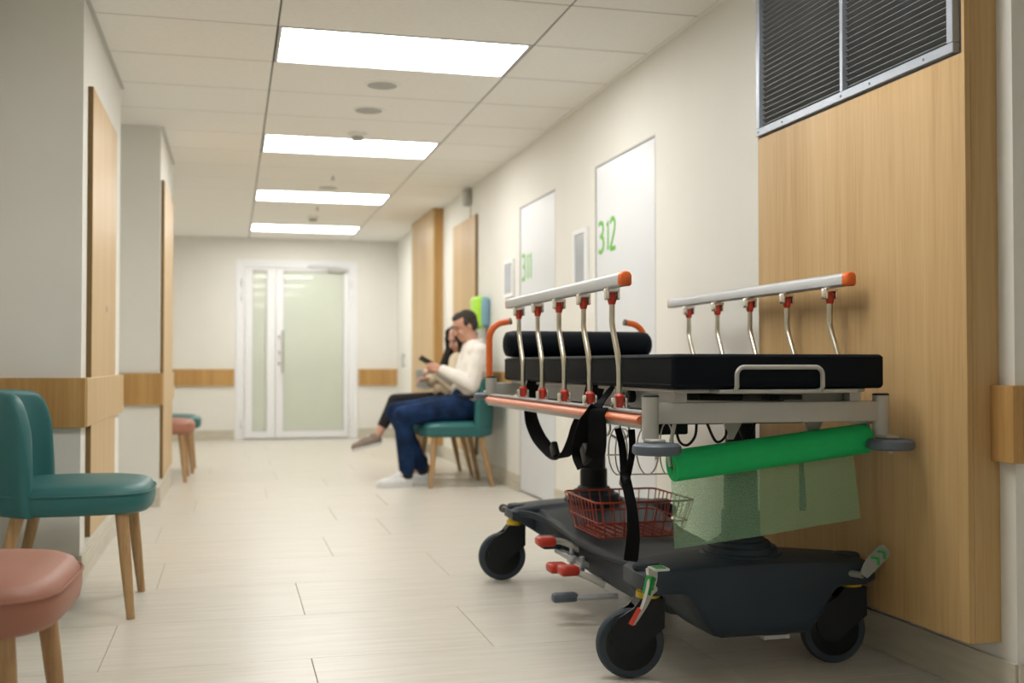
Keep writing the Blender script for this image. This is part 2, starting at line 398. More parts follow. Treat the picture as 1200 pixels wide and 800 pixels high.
# wooden wall protection bands at hand height
BZ0, BZ1, BT = 0.647, 0.85, 0.030
def band(name, lo, hi, label):
    o = put(name, MB().box(lo, hi, 0.0015, 1), 'band_oak', smooth=0); o['kind'] = 'structure'; o['label'] = label; return o
band('trim_1', (XLN, AY0 - BT, BZ0), (AX + BT * 0.7, AY0 - 0.0005, BZ1), 'oak wall band across the near face of the first projecting pier')
band('trim_3', (XLN, BY0 - BT, BZ0), (BX + BT * 0.7, BY0 - 0.0005, BZ1), 'oak wall band across the near face of the second projecting pier')
o = put('trim_2', MB().box((AX + 0.0005, AY0, BZ0), (AX + BT * 0.85, AY1, BZ1), 0.0015, 1), 'oak_far', smooth=0, kind='structure'); o['label'] = 'oak wall band along the side of the first projecting pier'
o = put('trim_4', MB().box((BX + 0.0005, BY0, BZ0), (BX + BT * 0.85, BY1, BZ1), 0.0015, 1), 'oak_far', smooth=0, kind='structure'); o['label'] = 'oak wall band along the side of the second projecting pier'
band('trim_5', (XLN, YE - BT, BZ0), (EDX0 - 0.065, YE - 0.0005, BZ1), 'oak wall band on the end wall left of the glass door')
band('trim_6', (EDX1 + 0.065, YE - BT, BZ0), (XR, YE - 0.0005, BZ1), 'oak wall band on the end wall right of the glass door')
band('trim_7', (XR - BT, 7.75, BZ0), (XR - 0.0005, 8.965, BZ1), 'oak wall band on the right wall behind the seated people')
band('trim_8', (XR - BT, 2.47 - BT, BZ0), (XR - 0.0005, 2.53, BZ1), 'oak wall band wrapping the wall corner beside the tall oak panel')
band('trim_9', (XR - 0.0005, 2.47 - BT, BZ0), (2.6, 2.4695, BZ1), 'oak wall band on the return wall')

# slim pull bar in the far right corner
wp = root('pull_bar', (XR, 12.92, 0.87), 'slim grey vertical pull bar on the right wall beyond the far oak casing', 'handle')
put('bar', MB().cyl((XR - 0.035, 12.92, 0.87), (XR - 0.035, 12.92, 1.03), 0.011, n=10).cyl((XR - 0.035, 12.92, 0.89), (XR - 0.0005, 12.92, 0.89), 0.007, n=8).cyl((XR - 0.035, 12.92, 1.01), (XR - 0.0005, 12.92, 1.01), 0.007, n=8), 'device_grey', wp)
# oak cladding panels
def panel(name, lo, hi, m, label, cat='wall panel', bev=0.0015):
    o = tag(put(name, MB().box(lo, hi, bev, 1), m, smooth=0), label, cat)
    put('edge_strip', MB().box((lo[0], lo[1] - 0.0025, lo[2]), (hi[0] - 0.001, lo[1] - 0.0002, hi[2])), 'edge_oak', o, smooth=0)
    return o
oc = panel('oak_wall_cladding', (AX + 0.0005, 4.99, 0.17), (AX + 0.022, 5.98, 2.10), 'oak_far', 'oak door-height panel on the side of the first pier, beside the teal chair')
put('keyhole', MB().lathe((AX + 0.022, 5.55, 1.17), [(0.016, 0), (0.016, 0.003), (0.008, 0.004)], 14, Euler((0, PI / 2, 0)).to_matrix()), 'device_grey', oc)
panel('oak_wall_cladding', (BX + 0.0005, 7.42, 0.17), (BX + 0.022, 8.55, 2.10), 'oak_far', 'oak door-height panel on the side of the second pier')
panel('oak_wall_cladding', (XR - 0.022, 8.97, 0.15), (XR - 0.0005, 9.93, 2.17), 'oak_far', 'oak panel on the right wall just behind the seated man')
PX, PY0, PY1, PZ0 = 1.90, 2.53, 3.72, 0.163
pn = root('oak_casing', ((PX + XR) / 2, (PY0 + PY1) / 2, PZ0), 'tall oak casing with a louvred grille, standing proud of the wall behind the stretcher', 'wall panel')
put('front_board', MB().box((PX, PY0, PZ0), (PX + 0.018, PY1, 1.745), 0.001, 1), 'oak', pn, smooth=0)
for ya, yb in ((PY0, PY0 + 0.012), (PY1 - 0.012, PY1)): put('front_board', MB().box((PX, ya, 1.745), (PX + 0.018, yb, HC - 0.002)), 'oak', pn, smooth=0)
put('side_board', MB().box((PX + 0.0185, PY0 + 0.0005, PZ0), (XR - 0.0005, PY0 + 0.018, HC - 0.002), 0.0008, 1), 'oak', pn, smooth=0)
put('side_board', MB().box((PX + 0.0185, PY1 - 0.018, PZ0), (XR - 0.0005, PY1 - 0.0005, HC - 0.002), 0.0008, 1), 'oak', pn, smooth=0)
cb = root('oak_casing', (1.95, 11.15, 0.12), 'tall oak casing reaching the ceiling, beside the woman and the end door', 'wall panel')
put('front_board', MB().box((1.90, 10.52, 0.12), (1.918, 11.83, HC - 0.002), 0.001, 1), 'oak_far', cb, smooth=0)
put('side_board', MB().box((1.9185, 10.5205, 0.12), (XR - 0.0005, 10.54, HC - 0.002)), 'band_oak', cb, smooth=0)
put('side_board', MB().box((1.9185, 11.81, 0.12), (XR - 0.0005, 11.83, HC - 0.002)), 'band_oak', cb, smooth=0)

# louvred grille in the near casing
GY0, GY1, GZ0 = PY0 + 0.035, PY1 - 0.004, 1.752
fw = 0.028
gr = put('air_grille', MB().box((PX - 0.010, GY0, GZ0), (PX + 0.012, GY1, GZ0 + fw), 0.002, 1).box((PX - 0.010, GY0, HC - fw), (PX + 0.012, GY1, HC - 0.003), 0.002, 1).box((PX - 0.010, GY0, GZ0 + fw), (PX + 0.012, GY0 + fw, HC - fw), 0.002, 1).box((PX - 0.010, GY1 - fw, GZ0 + fw), (PX + 0.012, GY1, HC - fw), 0.002, 1), 'vent_alu', pn, label='dark louvred air grille with aluminium frame')
GM = 3.13
put('mullion', MB().box((PX - 0.008, GM - 0.009, GZ0 + fw), (PX + 0.012, GM + 0.009, HC - fw), 0.0015, 1), 'vent_alu', gr)
put('backing', MB().box((PX + 0.06, GY0, GZ0), (PX + 0.065, GY1, HC - 0.003)), 'vent_back', gr)
for ya, yb in ((GY0 + fw, GM - 0.009), (GM + 0.009, GY1 - fw)):
    me = None; z = GZ0 + fw + 0.012; i = 0
    L = yb - ya
    sm = MB().add([(0.0, -L / 2, 0), (0.0, L / 2, 0), (0.026, L / 2, -0.016), (0.026, -L / 2, -0.016), (0.0, -L / 2, 0.0010), (0.0, L / 2, 0.0010), (0.026, L / 2, -0.0150), (0.026, -L / 2, -0.0150)],
                  [(0, 1, 2, 3), (7, 6, 5, 4), (0, 4, 5, 1), (1, 5, 6, 2), (2, 6, 7, 3), (3, 7, 4, 0)]).mesh('slat'); sm.materials.append(MATS['vent_dark'])
    em = MB().box((-0.0008, -L / 2, -0.0003), (0.0004, L / 2, 0.0012)).mesh('slat_edge'); em.materials.append(MATS['vent_edge'])
    while z < HC - fw - 0.02:
        sl = inst('slat', sm, (PX + 0.003, (ya + yb) / 2, z), gr)
        inst('slat_edge', em, (PX + 0.003, (ya + yb) / 2, z), gr)
        z += 0.0193
for y in (GY0 + 0.13, GM, GY1 - 0.2, GY1 - 0.02, GY0 + 0.4):
    put('screw', MB().lathe((PX - 0.0105, y, GZ0 + 0.014), [(0.004, 0), (0.004, 0.0015), (0.001, 0.002)], 8, Euler((0, -PI / 2, 0)).to_matrix()), 'vent_dark', gr)
# low vent in the far casing
lv = root('wall_vent', (1.895, 10.95, 0.655), 'small grey slatted vent low in the far oak casing, behind the woman', 'vent')
put('vent_frame', MB().box((1.892, 10.66, 0.655), (1.8995, 11.45, 0.86), 0.002, 1), 'device_grey', lv)
for i in range(7): put('slat', MB().box((1.882, 10.68, 0.675 + i * 0.025), (1.8925, 11.43, 0.688 + i * 0.025)), 'vent_dark', lv)

# flush room doors with number
def glyph(ch):
    if ch == '1': return [[(0.10, 0.84), (0.20, 0.98), (0.20, 0.0)]]
    if ch == '3':
        return [[(0.02, 0.93), (0.12, 0.985), (0.25, 0.985), (0.36, 0.93), (0.40, 0.82), (0.38, 0.68), (0.30, 0.57), (0.16, 0.53), (0.30, 0.50), (0.40, 0.42), (0.43, 0.28), (0.40, 0.13), (0.30, 0.03), (0.16, 0.0), (0.02, 0.05)]]
    return [[(0.03, 0.86), (0.08, 0.95), (0.18, 1.0), (0.30, 0.98), (0.38, 0.90), (0.40, 0.78), (0.36, 0.62), (0.26, 0.42), (0.12, 0.18), (0.02, 0.02), (0.44, 0.02)]]
def room_door(n, y0, y1, num, numy, z0, hgt, adv):
    g = 0.006
    d = put('door_%d' % n, MB().box((XR + 0.004, y0 + g, 0.012), (XR + 0.045, y1 - g, DZ - g), 0.0015, 1), 'door_white', smooth=0, kind='structure')
    d['label'] = 'white flush door with green room number %s' % num
    for lo, hi in (((XR - 0.001, y0 - 0.006, 0), (XR + 0.05, y0 + 0.003, DZ + 0.006)), ((XR - 0.001, y1 - 0.003, 0), (XR + 0.05, y1 + 0.006, DZ + 0.006)), ((XR - 0.001, y0 + 0.003, DZ - 0.003), (XR + 0.05, y1 - 0.003, DZ + 0.006))):
        put('door_frame', MB().box(lo, hi), 'trim_grey', d, smooth=0)
    y = numy
    for ch in num:
        mb = MB()
        for st in glyph(ch):
            pts = smooth_path([(XR + 0.003, y - u * hgt * 1.15, z0 + v * hgt) for u, v in st], 4) if ch != '1' else [(XR + 0.003, y - u * hgt * 1.15, z0 + v * hgt) for u, v in st]
            mb.tube(pts, 0.0130, 8, flat=1.0)
        mb.v = [(XR + 0.003 + (v[0] - XR - 0.003) * 0.12, v[1], v[2]) for v in mb.v]
        put('digit', mb, 'number_green', d)
        y -= (0.34 if ch == '1' else 0.56) * hgt * adv
    return d
room_door(1, *DOORS[0], '312', 5.855, 1.535, 0.165, 1.30)
room_door(2, *DOORS[1], '311', 7.535, 1.505, 0.175, 1.25)
# narrow sign holders beside the doors
for y0, y1, z0, z1, lab in ((6.02, 6.27, 1.36, 1.705, 'tall white framed sign holder on the wall beside the door numbered 312'), (7.72, 8.00, 1.40, 1.68, 'small white framed sign holder closest to the lime dispenser, past door 311')):
    s_ = root('sign_holder', (XR, (y0 + y1) / 2, z0), lab, 'sign')
    fr = MB(); w = 0.03
    fr.box((XR - 0.02, y0, z0), (XR - 0.0005, y0 + w, z1), 0.002, 1).box((XR - 0.02, y1 - w, z0), (XR - 0.0005, y1, z1), 0.002, 1).box((XR - 0.02, y0 + w, z1 - w), (XR - 0.0005, y1 - w, z1), 0.002, 1).box((XR - 0.02, y0 + w, z0), (XR - 0.0005, y1 - w, z0 + w), 0.002, 1)
    put('frame', fr, 'white_paint', s_, smooth=0)
    put('insert', MB().box((XR - 0.013, y0 + w, z0 + w), (XR - 0.001, y1 - w, z1 - w)), 'sign_glass', s_, smooth=0)

# end door: white aluminium frame, narrow leaf and wide leaf in frosted glass
ed = put('door_3', MB().box((EDX0, YE + 0.001, 0), (EDX0 + 0.055, YE + 0.07, EDZ), 0.003, 1).box((EDX1 - 0.055, YE + 0.001, 0), (EDX1, YE + 0.07, EDZ), 0.003, 1).box((EDX0 + 0.055, YE + 0.001, EDZ - 0.05), (EDX1 - 0.055, YE + 0.07, EDZ), 0.003, 1), 'white_paint', kind='structure')
ed['label'] = 'white double end door with frosted glass panes'
put('casing', MB().box((EDX0 - 0.05, YE - 0.008, 0), (EDX0 + 0.004, YE + 0.001, EDZ + 0.04), 0.002, 1).box((EDX1 - 0.004, YE - 0.008, 0), (EDX1 + 0.05, YE + 0.001, EDZ + 0.04), 0.002, 1).box((EDX0 + 0.004, YE - 0.008, EDZ - 0.004), (EDX1 - 0.004, YE + 0.001, EDZ + 0.04), 0.002, 1), 'white_paint', ed)
def leaf(x0, x1, gx0, gx1):
    gz0, gz1 = 0.105, 2.045; z0, z1 = 0.012, EDZ - 0.055
    mb = MB().box((x0, YE - 0.004, z0), (gx0, YE + 0.05, z1), 0.003, 1).box((gx1, YE - 0.004, z0), (x1, YE + 0.05, z1), 0.003, 1).box((gx0, YE - 0.004, z0), (gx1, YE + 0.05, gz0), 0.003, 1).box((gx0, YE - 0.004, gz1), (gx1, YE + 0.05, z1), 0.003, 1)
    l = put('door_leaf', mb, 'white_paint', ed)
    put('gasket', MB().box((gx0 - 0.006, YE - 0.0055, gz0 - 0.006), (gx0 + 0.008, YE + 0.03, gz1 + 0.006)).box((gx1 - 0.008, YE - 0.0055, gz0 - 0.006), (gx1 + 0.006, YE + 0.03, gz1 + 0.006)).box((gx0, YE - 0.0055, gz0 - 0.006), (gx1, YE + 0.03, gz0 + 0.008)).box((gx0, YE - 0.0055, gz1 - 0.008), (gx1, YE + 0.03, gz1 + 0.006)), 'trim_grey', l, smooth=0)
    put('pane', MB().box((gx0, YE + 0.014, gz0), (gx1, YE + 0.03, gz1)), 'frosted', l, smooth=0, label='frosted pale green glass pane')
    return l
l1 = leaf(EDX0 + 0.058, 0.515, 0.25, 0.412); l2 = leaf(0.520, EDX1 - 0.058, 0.615, 1.335)
put('pull_handle', MB().tube([(0.600, YE - 0.055, 0.80), (0.600, YE - 0.055, 1.32)], 0.014, 12).cyl((0.600, YE - 0.055, 0.90), (0.600, YE, 0.90), 0.009).cyl((0.600, YE - 0.055, 1.22), (0.600, YE, 1.22), 0.009), 'chrome', l2)
for z in (0.92, 1.05, 1.24): put('lock', MB().box((0.545, YE - 0.012, z - 0.02), (0.575, YE - 0.003, z + 0.02), 0.003, 1), 'chrome', l2)
put('door_closer', MB().box((1.14, YE - 0.055, 2.045), (1.36, YE - 0.004, 2.085), 0.006, 2).tube([(1.30, YE - 0.03, 2.09), (1.05, YE - 0.09, 2.10), (0.90, YE - 0.01, 2.105)], 0.007, 8), 'trim_grey', l2)
for x in (EDX0 + 0.03, EDX1 - 0.03):
    for z in (0.19, 1.72, 1.90):
        put('hinge', MB().cyl((x, YE - 0.018, z - 0.05), (x, YE - 0.018, z + 0.05), 0.011, n=10).box((x - 0.035, YE - 0.012, z - 0.012), (x + 0.035, YE - 0.002, z + 0.012), 0.002, 1), 'white_paint', ed)

# ------------------------------------------------------------------ ceiling lights and devices
LAB = {0: 'bright rectangular ceiling panel light above the stretcher end of the corridor', 4: 'rectangular ceiling panel light next to the two round speaker grilles', 8: 'rectangular ceiling panel light between the two smoke detectors', 12: 'rectangular ceiling panel light closest to the glass end door',
       -4: 'rectangular ceiling panel light over the near corridor', -8: 'rectangular ceiling panel light behind the viewer', -12: 'rectangular ceiling panel light by the back wall'}
def ceiling_light(k, on=True):
    y0, y1 = CY0 + 0.6 * k, CY0 + 0.6 * (k + 1); x0, x1 = TX + 0.006, TX + 1.194
    t = root('ceiling_light', ((x0 + x1) / 2, (y0 + y1) / 2, HC), LAB[k], 'ceiling light', 'panel lights in the corridor ceiling')
    w = 0.016
    put('frame', MB().box((x0, y0 + 0.003, HC - 0.002), (x0 + w, y1 - 0.003, HC + 0.012)).box((x1 - w, y0 + 0.003, HC - 0.002), (x1, y1 - 0.003, HC + 0.012)).box((x0 + w, y0 + 0.003, HC - 0.002), (x1 - w, y0 + w, HC + 0.012)).box((x0 + w, y1 - w, HC - 0.002), (x1 - w, y1 - 0.003, HC + 0.012)), 'alu', t, smooth=0)
    put('diffuser', MB().box((x0 + w, y0 + w, HC + 0.002), (x1 - w, y1 - w, HC + 0.010)), 'lamp_glow' if on else 'white_paint', t, smooth=0)
for k in sorted(LIT_ROWS): ceiling_light(k)
ceiling_light(-4, True); ceiling_light(-8, False); ceiling_light(-12, True)
for x, y, lab in ((0.79, 5.95, 'round grey speaker grille in the ceiling close to the largest panel light'), (0.79, 6.56, 'round grey speaker grille in the ceiling with a white rim'), (0.80, 9.53, 'faint round speaker grille in the ceiling between far panel lights')):
    t = root('ceiling_speaker', (x, y, HC), lab, 'speaker', 'round ceiling speakers')
    put('rim', MB().lathe((x, y, HC - 0.006), [(0.080, 0.0), (0.098, 0.001), (0.101, 0.0065), (0.080, 0.0065)], 32), 'ceiling_panel', t)
    put('grille', MB().lathe((x, y, HC - 0.007), [(0.081, 0.0), (0.081, 0.006)], 32), 'device_grey', t)
for x, y, lab in ((0.80, 7.25, 'small white smoke detector beside the second panel light'), (0.81, 11.45, 'small smoke detector near the far panel light')):
    t = root('smoke_detector', (x, y, HC), lab, 'smoke detector', 'ceiling smoke detectors')
    put('base', MB().lathe((x, y, HC - 0.022), [(0.050, 0), (0.062, 0.006), (0.062, 0.022)], 24), 'ceiling_panel', t)
    put('chamber', MB().lathe((x, y, HC - 0.050), [(0.026, 0), (0.038, 0.004), (0.040, 0.028)], 20), 'device_grey', t)
for x, y, lab in ((0.79, 8.95, 'tiny sprinkler nozzle in the ceiling before the faint speaker grille'), (0.80, 10.75, 'tiny sprinkler nozzle in the ceiling beyond the third panel light')):
    t = root('sprinkler', (x, y, HC), lab, 'sprinkler', 'ceiling sprinklers')
    put('nozzle', MB().lathe((x, y, HC - 0.03), [(0.018, 0), (0.018, 0.004), (0.007, 0.006), (0.007, 0.03)], 12), 'device_grey', t)
t = root('wall_sensor', (XR, 9.25, 2.30), 'small grey detector box high on the right wall by the ceiling', 'detector')
put('housing', MB().box((XR - 0.06, 9.20, 2.28), (XR - 0.0005, 9.32, 2.41), 0.01, 2), 'device_grey', t)
put('conduit', MB().box((XR - 0.012, 9.24, 2.17), (XR - 0.0005, 9.255, 2.28)), 'wall_paint', t)
# lime and blue hand sanitiser dispenser
t = root('soap_dispenser', (XR, 8.62, 1.185), 'lime green and blue hand sanitiser dispenser on the right wall behind the man', 'dispenser')
put('cover', MB().box((XR - 0.115, 8.50, 1.19), (XR - 0.045, 8.78, 1.455), 0.034, 5), 'lime', t)
put('body', MB().box((XR - 0.085, 8.485, 1.20), (XR - 0.0005, 8.765, 1.45), 0.040, 5), 'blue_grey', t)
put('nozzle', MB().cyl((XR - 0.08, 8.62, 1.165), (XR - 0.08, 8.62, 1.20), 0.012), 'white_paint', t)

# ------------------------------------------------------------------ upholstered chairs (local: faces +x)
def chair_parts(name, label, colour):
    t = root(name, (0, 0, 0), label, 'chair')
    def plan(sx, sy, z, n=40, e=4.2, taper=0.0):
        ring = []
        for j in range(n):
            a = 2 * PI * j / n; ca, sa = math.cos(a), math.sin(a)
            x = math.copysign(abs(ca) ** (2 / e), ca) * sx; y = math.copysign(abs(sa) ** (2 / e), sa) * sy
            y *= (1 - 0.06 * x / sx) if x > 0 else (1 - 0.13 * (x / sx) ** 2); ring.append((x + 0.005, y, z + 0.006 * math.cos(x * 4) * (z > 0.45)))
        return ring
    prof = [(-0.035, 0.368), (-0.012, 0.371), (0.0, 0.382), (0.004, 0.405), (0.004, 0.432), (-0.002, 0.447), (-0.012, 0.459), (-0.03, 0.468), (-0.07, 0.474), (-0.14, 0.478), (-0.20, 0.479)]
    put('seat', MB().loft([plan(0.275 + d, 0.272 + d, z) for d, z in prof]), colour, t, smooth=60)
    put('piping', MB().tube(plan(0.2795, 0.2765, 0.441), 0.0035, 6, closed=True), colour, t, smooth=60)
    # wrap-around back shell
    rings = []; N = 44; T = math.radians(66)
    for i in range(N + 1):
        u = -1 + 2 * i / N; tt = u * T
        e = max(0.0, (abs(u) - 0.70) / 0.30); s = math.sqrt(max(0.0, 1 - e ** 2.6))
        zb, ztop = 0.366, 0.815 - 0.02 * u * u
        zt = 0.50 + (ztop - 0.50) * (0.10 + 0.90 * s) if e > 0 else ztop
        th = 0.030 * (0.35 + 0.65 * math.sqrt(max(0.0, 1 - max(0, (abs(u) - 0.93) / 0.07) ** 2)))
        ring = []
        for j in range(20):
            a = 2 * PI * j / 20; ca, sa = math.cos(a), math.sin(a)
            w = math.copysign(abs(ca) ** 0.35, ca) * th if abs(ca) > 1e-6 else 0
            z = (zb + zt) / 2 + math.copysign(abs(sa) ** 0.55, sa) * (zt - zb) / 2
            rad = 1 + (z - 0.42) * 0.16
            ra, rb = (0.266 + w) * rad, (0.276 + w) * (1 + (z - 0.42) * 0.05)
            ring.append((-ra * math.cos(tt) - 0.0, rb * math.sin(tt) * 1.02, z))
        rings.append(ring)
    put('backrest', MB().loft(rings), colour, t, smooth=60)
    for sx in (1, -1):
        for sy in (1, -1):
            top = (0.185 if sx > 0 else -0.16, sy * 0.205, 0.375); bot = (0.222 if sx > 0 else -0.245, sy * 0.243, 0.0)
            put('leg', MB().tube([top, [(top[i] + bot[i]) / 2 for i in range(3)], bot], [0.0235, 0.020, 0.0145], 14), 'leg_oak', t)
    return t
chair_defs = [
    ('teal', (-0.565, 4.38), 0, 'teal upholstered chair with oak legs, back to the first wall pier'),
    ('pink', (-0.612, 2.56), -2, 'dusty pink upholstered chair with oak legs in the foreground'),
    ('pink', (-0.560, 9.03), 0, 'dusty pink chair peeking out beyond the second wall pier'),
    ('teal', (-0.530, 9.72), 0, 'teal chair mostly hidden behind the far pink chair'),
    ('teal', (1.640, 8.19), 180, 'teal upholstered chair the man in the white shirt sits on'),
    ('teal', (1.640, 8.90), 180, 'teal upholstered chair the long-haired woman sits on'),
]
protos = {}
for colour, (x, y), rz, lab in chair_defs:
    if colour not in protos: protos[colour] = o = chair_parts('upholstered_chair', lab, colour)
    else: o = copy_tree(protos[colour])
    o.location = (x, y, 0); o.rotation_euler = (0, 0, math.radians(rz)); o['label'] = lab; o['group'] = 'waiting chairs along the corridor'

# ------------------------------------------------------------------ the stretcher
SX, SY = 1.47, 3.77                      # plan centre of the upper frame
XL, XRt = 1.113, 1.827                   # corner posts
YN, YF = 2.82, 4.72
st = root('hospital_stretcher', (SX, SY, 0), 'wheeled hospital stretcher with black mattress, raised side rails and dark grey base', 'stretcher')
BXc = 1.495                              # base centre
def base_section(y, w, zte, ztc, zbe, zbc, wc, tr=0.11):
    n = 28; top, bot = [], []
    for i in range(n + 1):
        x = -w + 2 * w * i / n; a = abs(x)
        s = min(1, max(0, (a - wc) / tr)); s = s * s * (3 - 2 * s)
        zb = zbc + (zbe - zbc) * s
        q = max(0.0, 1 - (a / w) ** 2) if w else 0
        zt = zte + (ztc - zte) * q
        e = min(1.0, (w - a) / 0.025); e = math.sqrt(max(0, 1 - (1 - e) ** 2))
        mid = (zt + zb) / 2; k = 0.6 + 0.4 * e
        bot.append((BXc + x, y, mid + (zb - mid) * k)); top.append((BXc + x, y, mid + (zt - mid) * k))
    return bot + top[::-1]
secs = [(2.835, 0.33, 0.305, 0.315, 0.268, 0.16, 0.13), (2.842, 0.342, 0.315, 0.330, 0.258, 0.135, 0.135), (2.86, 0.350, 0.320, 0.336, 0.252, 0.122, 0.14), (2.95, 0.352, 0.322, 0.340, 0.250, 0.120, 0.14), (3.05, 0.345, 0.320, 0.340, 0.250, 0.120, 0.14),
        (3.10, 0.32, 0.312, 0.338, 0.24, 0.120, 0.14), (3.18, 0.265, 0.292, 0.325, 0.17, 0.120, 0.14), (3.30, 0.235, 0.270, 0.300, 0.15, 0.120, 0.14), (3.50, 0.228, 0.255, 0.275, 0.145, 0.120, 0.14), (3.80, 0.235, 0.245, 0.262, 0.15, 0.125, 0.14), (4.05, 0.245, 0.255, 0.275, 0.17, 0.13, 0.14),
        (4.20, 0.252, 0.282, 0.300, 0.18, 0.14, 0.13), (4.32, 0.258, 0.298, 0.320, 0.19, 0.15, 0.13), (4.365, 0.262, 0.302, 0.326, 0.20, 0.15, 0.13), (4.375, 0.335, 0.304, 0.330, 0.25, 0.16, 0.12), (4.39, 0.350, 0.307, 0.331, 0.252, 0.165, 0.12), (4.46, 0.352, 0.308, 0.332, 0.252, 0.17, 0.12), (4.53, 0.350, 0.306, 0.330, 0.253, 0.18, 0.12), (4.56, 0.335, 0.295, 0.318, 0.262, 0.20, 0.12)]
secs = [(s[0] + 0.05 * max(0.0, min(1.0, (3.6 - s[0]) / 0.5)) + 0.02 * max(0.0, min(1.0, (s[0] - 3.9) / 0.5)), s[1] * 1.04) + s[2:] for s in secs]
bs = put('base_shell', MB().loft([base_section(*s) for s in secs]), 'base_grey', st, smooth=40)
put('rib', MB().tube(smooth_path([(1.145, 4.33, 0.300), (1.20, 4.26, 0.292), (1.236, 4.10, 0.268), (1.240, 3.85, 0.252), (1.246, 3.50, 0.255), (1.250, 3.28, 0.275), (1.215, 3.15, 0.300), (1.16, 3.10, 0.315)], 5), 0.014, 8), 'base_grey', bs)
put('front_crease', MB().box((BXc - 0.17, 2.8845, 0.172), (BXc + 0.17, 2.8920, 0.176)), 'base_grey', bs)
put('underside_label', MB().box((1.50, 2.91, 0.108), (1.58, 3.00, 0.119)), 'alu', bs)
for s_ in (-1, 1):   # corner caps over the swivels
    for yy in (3.0, 4.49): put('corner_cap', MB().lathe((BXc + s_ * 0.325, yy, 0.316 if yy < 4 else 0.302), [(0.042, 0), (0.042, 0.010), (0.036, 0.016), (0.006, 0.017)], 20), 'base_grey', bs)
put('end_bolt', MB().cyl((1.14, 4.558, 0.285), (1.14, 4.60, 0.285), 0.012).cyl((1.14, 4.60, 0.285), (1.14, 4.615, 0.285), 0.018), 'frame_dark', bs)
# lifting columns with stepped collars
for cy, ztop in ((3.05, 0.742), (4.44, 0.742)):
    col = put('lift_column', MB().lathe((BXc, cy, 0.30), [(0.058, 0), (0.058, 0.155), (0.056, 0.165), (0.051, 0.166), (0.050, 0.29), (0.046, 0.292), (0.045, ztop - 0.30)], 28), 'black_plastic', st)
    cb_ = MB()
    for i, (r, h0, h1) in enumerate(((0.125, 0.318, 0.345), (0.108, 0.345, 0.362), (0.088, 0.362, 0.377), (0.070, 0.377, 0.39))):
        cb_.lathe((BXc, cy, 0), [(r * 1.02, h0), (r, h1 - 0.006), (r - 0.006, h1)], 30)
    put('collar', cb_, 'base_grey', col)
# casters
def caster(xs, ys, az):
    Rz = Euler((0, 0, az)).to_matrix()
    def P(x, y, z): return Vector((xs, ys, 0)) + Rz @ Vector((x, y, 0)) + Vector((0, 0, z))
    fk = MB()
    poly = [(0.040, 0.232), (-0.030, 0.232), (-0.052, 0.205), (-0.098, 0.178), (-0.122, 0.140), (-0.112, 0.100), (-0.085, 0.074), (-0.055, 0.070), (0.040, 0.148)]
    for d0, d1 in ((-0.034, -0.024), (0.024, 0.034)): fk.prism(poly, lambda u, v, d: P(u, d, v), d0, d1)
    fk.prism([(0.040, 0.232), (-0.030, 0.232), (-0.045, 0.212), (0.040, 0.204)], lambda u, v, d: P(u, d, v), -0.024, 0.024)
    ck = put('caster', fk, 'black_plastic', st, smooth=30)
    ax = Rz @ Vector((0, 1, 0)); wc = P(-0.055, 0, 0.1)
    M = Vector((0, 0, 1)).rotation_difference(ax).to_matrix()
    put('tyre', MB().lathe(wc, [(0.078, -0.018), (0.094, -0.017), (0.099, -0.010), (0.100, 0), (0.099, 0.010), (0.094, 0.017), (0.078, 0.018)], 40, M), 'tyre', ck)
    put('hub', MB().lathe(wc, [(0.02, -0.0215), (0.072, -0.0205), (0.079, -0.016), (0.079, 0.016), (0.072, 0.0205), (0.02, 0.0215)], 36, M), 'black_plastic', ck)
    put('swivel_ring', MB().lathe((xs, ys, 0.232), [(0.036, 0), (0.036, 0.017), (0.030, 0.019), (0.030, 0.024)], 24), 'yellow', ck)
caster(1.176, 3.0, math.radians(-6)); caster(1.832, 3.0, math.radians(-8)); caster(1.162, 4.49, math.radians(-6)); caster(1.826, 4.49, math.radians(-5))
# brake / steer pedals at the near corners
def brake(px, sgn):
    a = Vector((px, 2.835, 0.285))
    path = [(px - 0.085 * 0.55, 2.80, 0.205), (px - 0.025, 2.80, 0.262), (px + 0.002, 2.80, 0.305), (px + 0.03, 2.80, 0.352)]
    return path
bp_ = put('brake_pedal', MB().ribbon(smooth_path([(1.055, 2.80, 0.205), (1.085, 2.795, 0.255), (1.107, 2.80, 0.31), (1.113, 2.812, 0.345)], 4), 0.058, (0.9, 1, 0.3), 0.008).cyl((1.10, 2.80, 0.285), (1.135, 2.85, 0.285), 0.010), 'pedal_white', st)
put('pedal_pad', MB().ribbon([(1.050, 2.797, 0.205), (1.074, 2.793, 0.247)], 0.060, (0.9, 1, 0.3), 0.012), 'red', bp_)
put('pedal_pad', MB().ribbon([(1.092, 2.794, 0.283), (1.107, 2.800, 0.330)], 0.046, (0.9, 1, 0.3), 0.016), 'pedal_green', bp_)
put('pedal_step', MB().box((1.113, 2.795, 0.343), (1.160, 2.845, 0.350), 0.002, 1), 'pedal_white', bp_)
put('pedal_mark', MB().box((1.120, 2.797, 0.3505), (1.150, 2.812, 0.3525)).box((1.120, 2.820, 0.3505), (1.150, 2.838, 0.3525)), 'pedal_green', bp_)
q0, q1, q2 = ony(1012, 674, 2.85), ony(1024, 657, 2.845), ony(1036, 645, 2.84)
bq = put('brake_pedal', MB().ribbon([q0, q0.lerp(q1, 0.5), q1, q2, q2.lerp(q1, -0.25)], [0.026, 0.036, 0.042, 0.042, 0.028], (-0.75, 0.15, 0.65), 0.007).cyl(q0 + Vector((-0.03, 0.06, 0)), q0 + Vector((0, 0.004, 0)), 0.010), 'lever_grey', st)
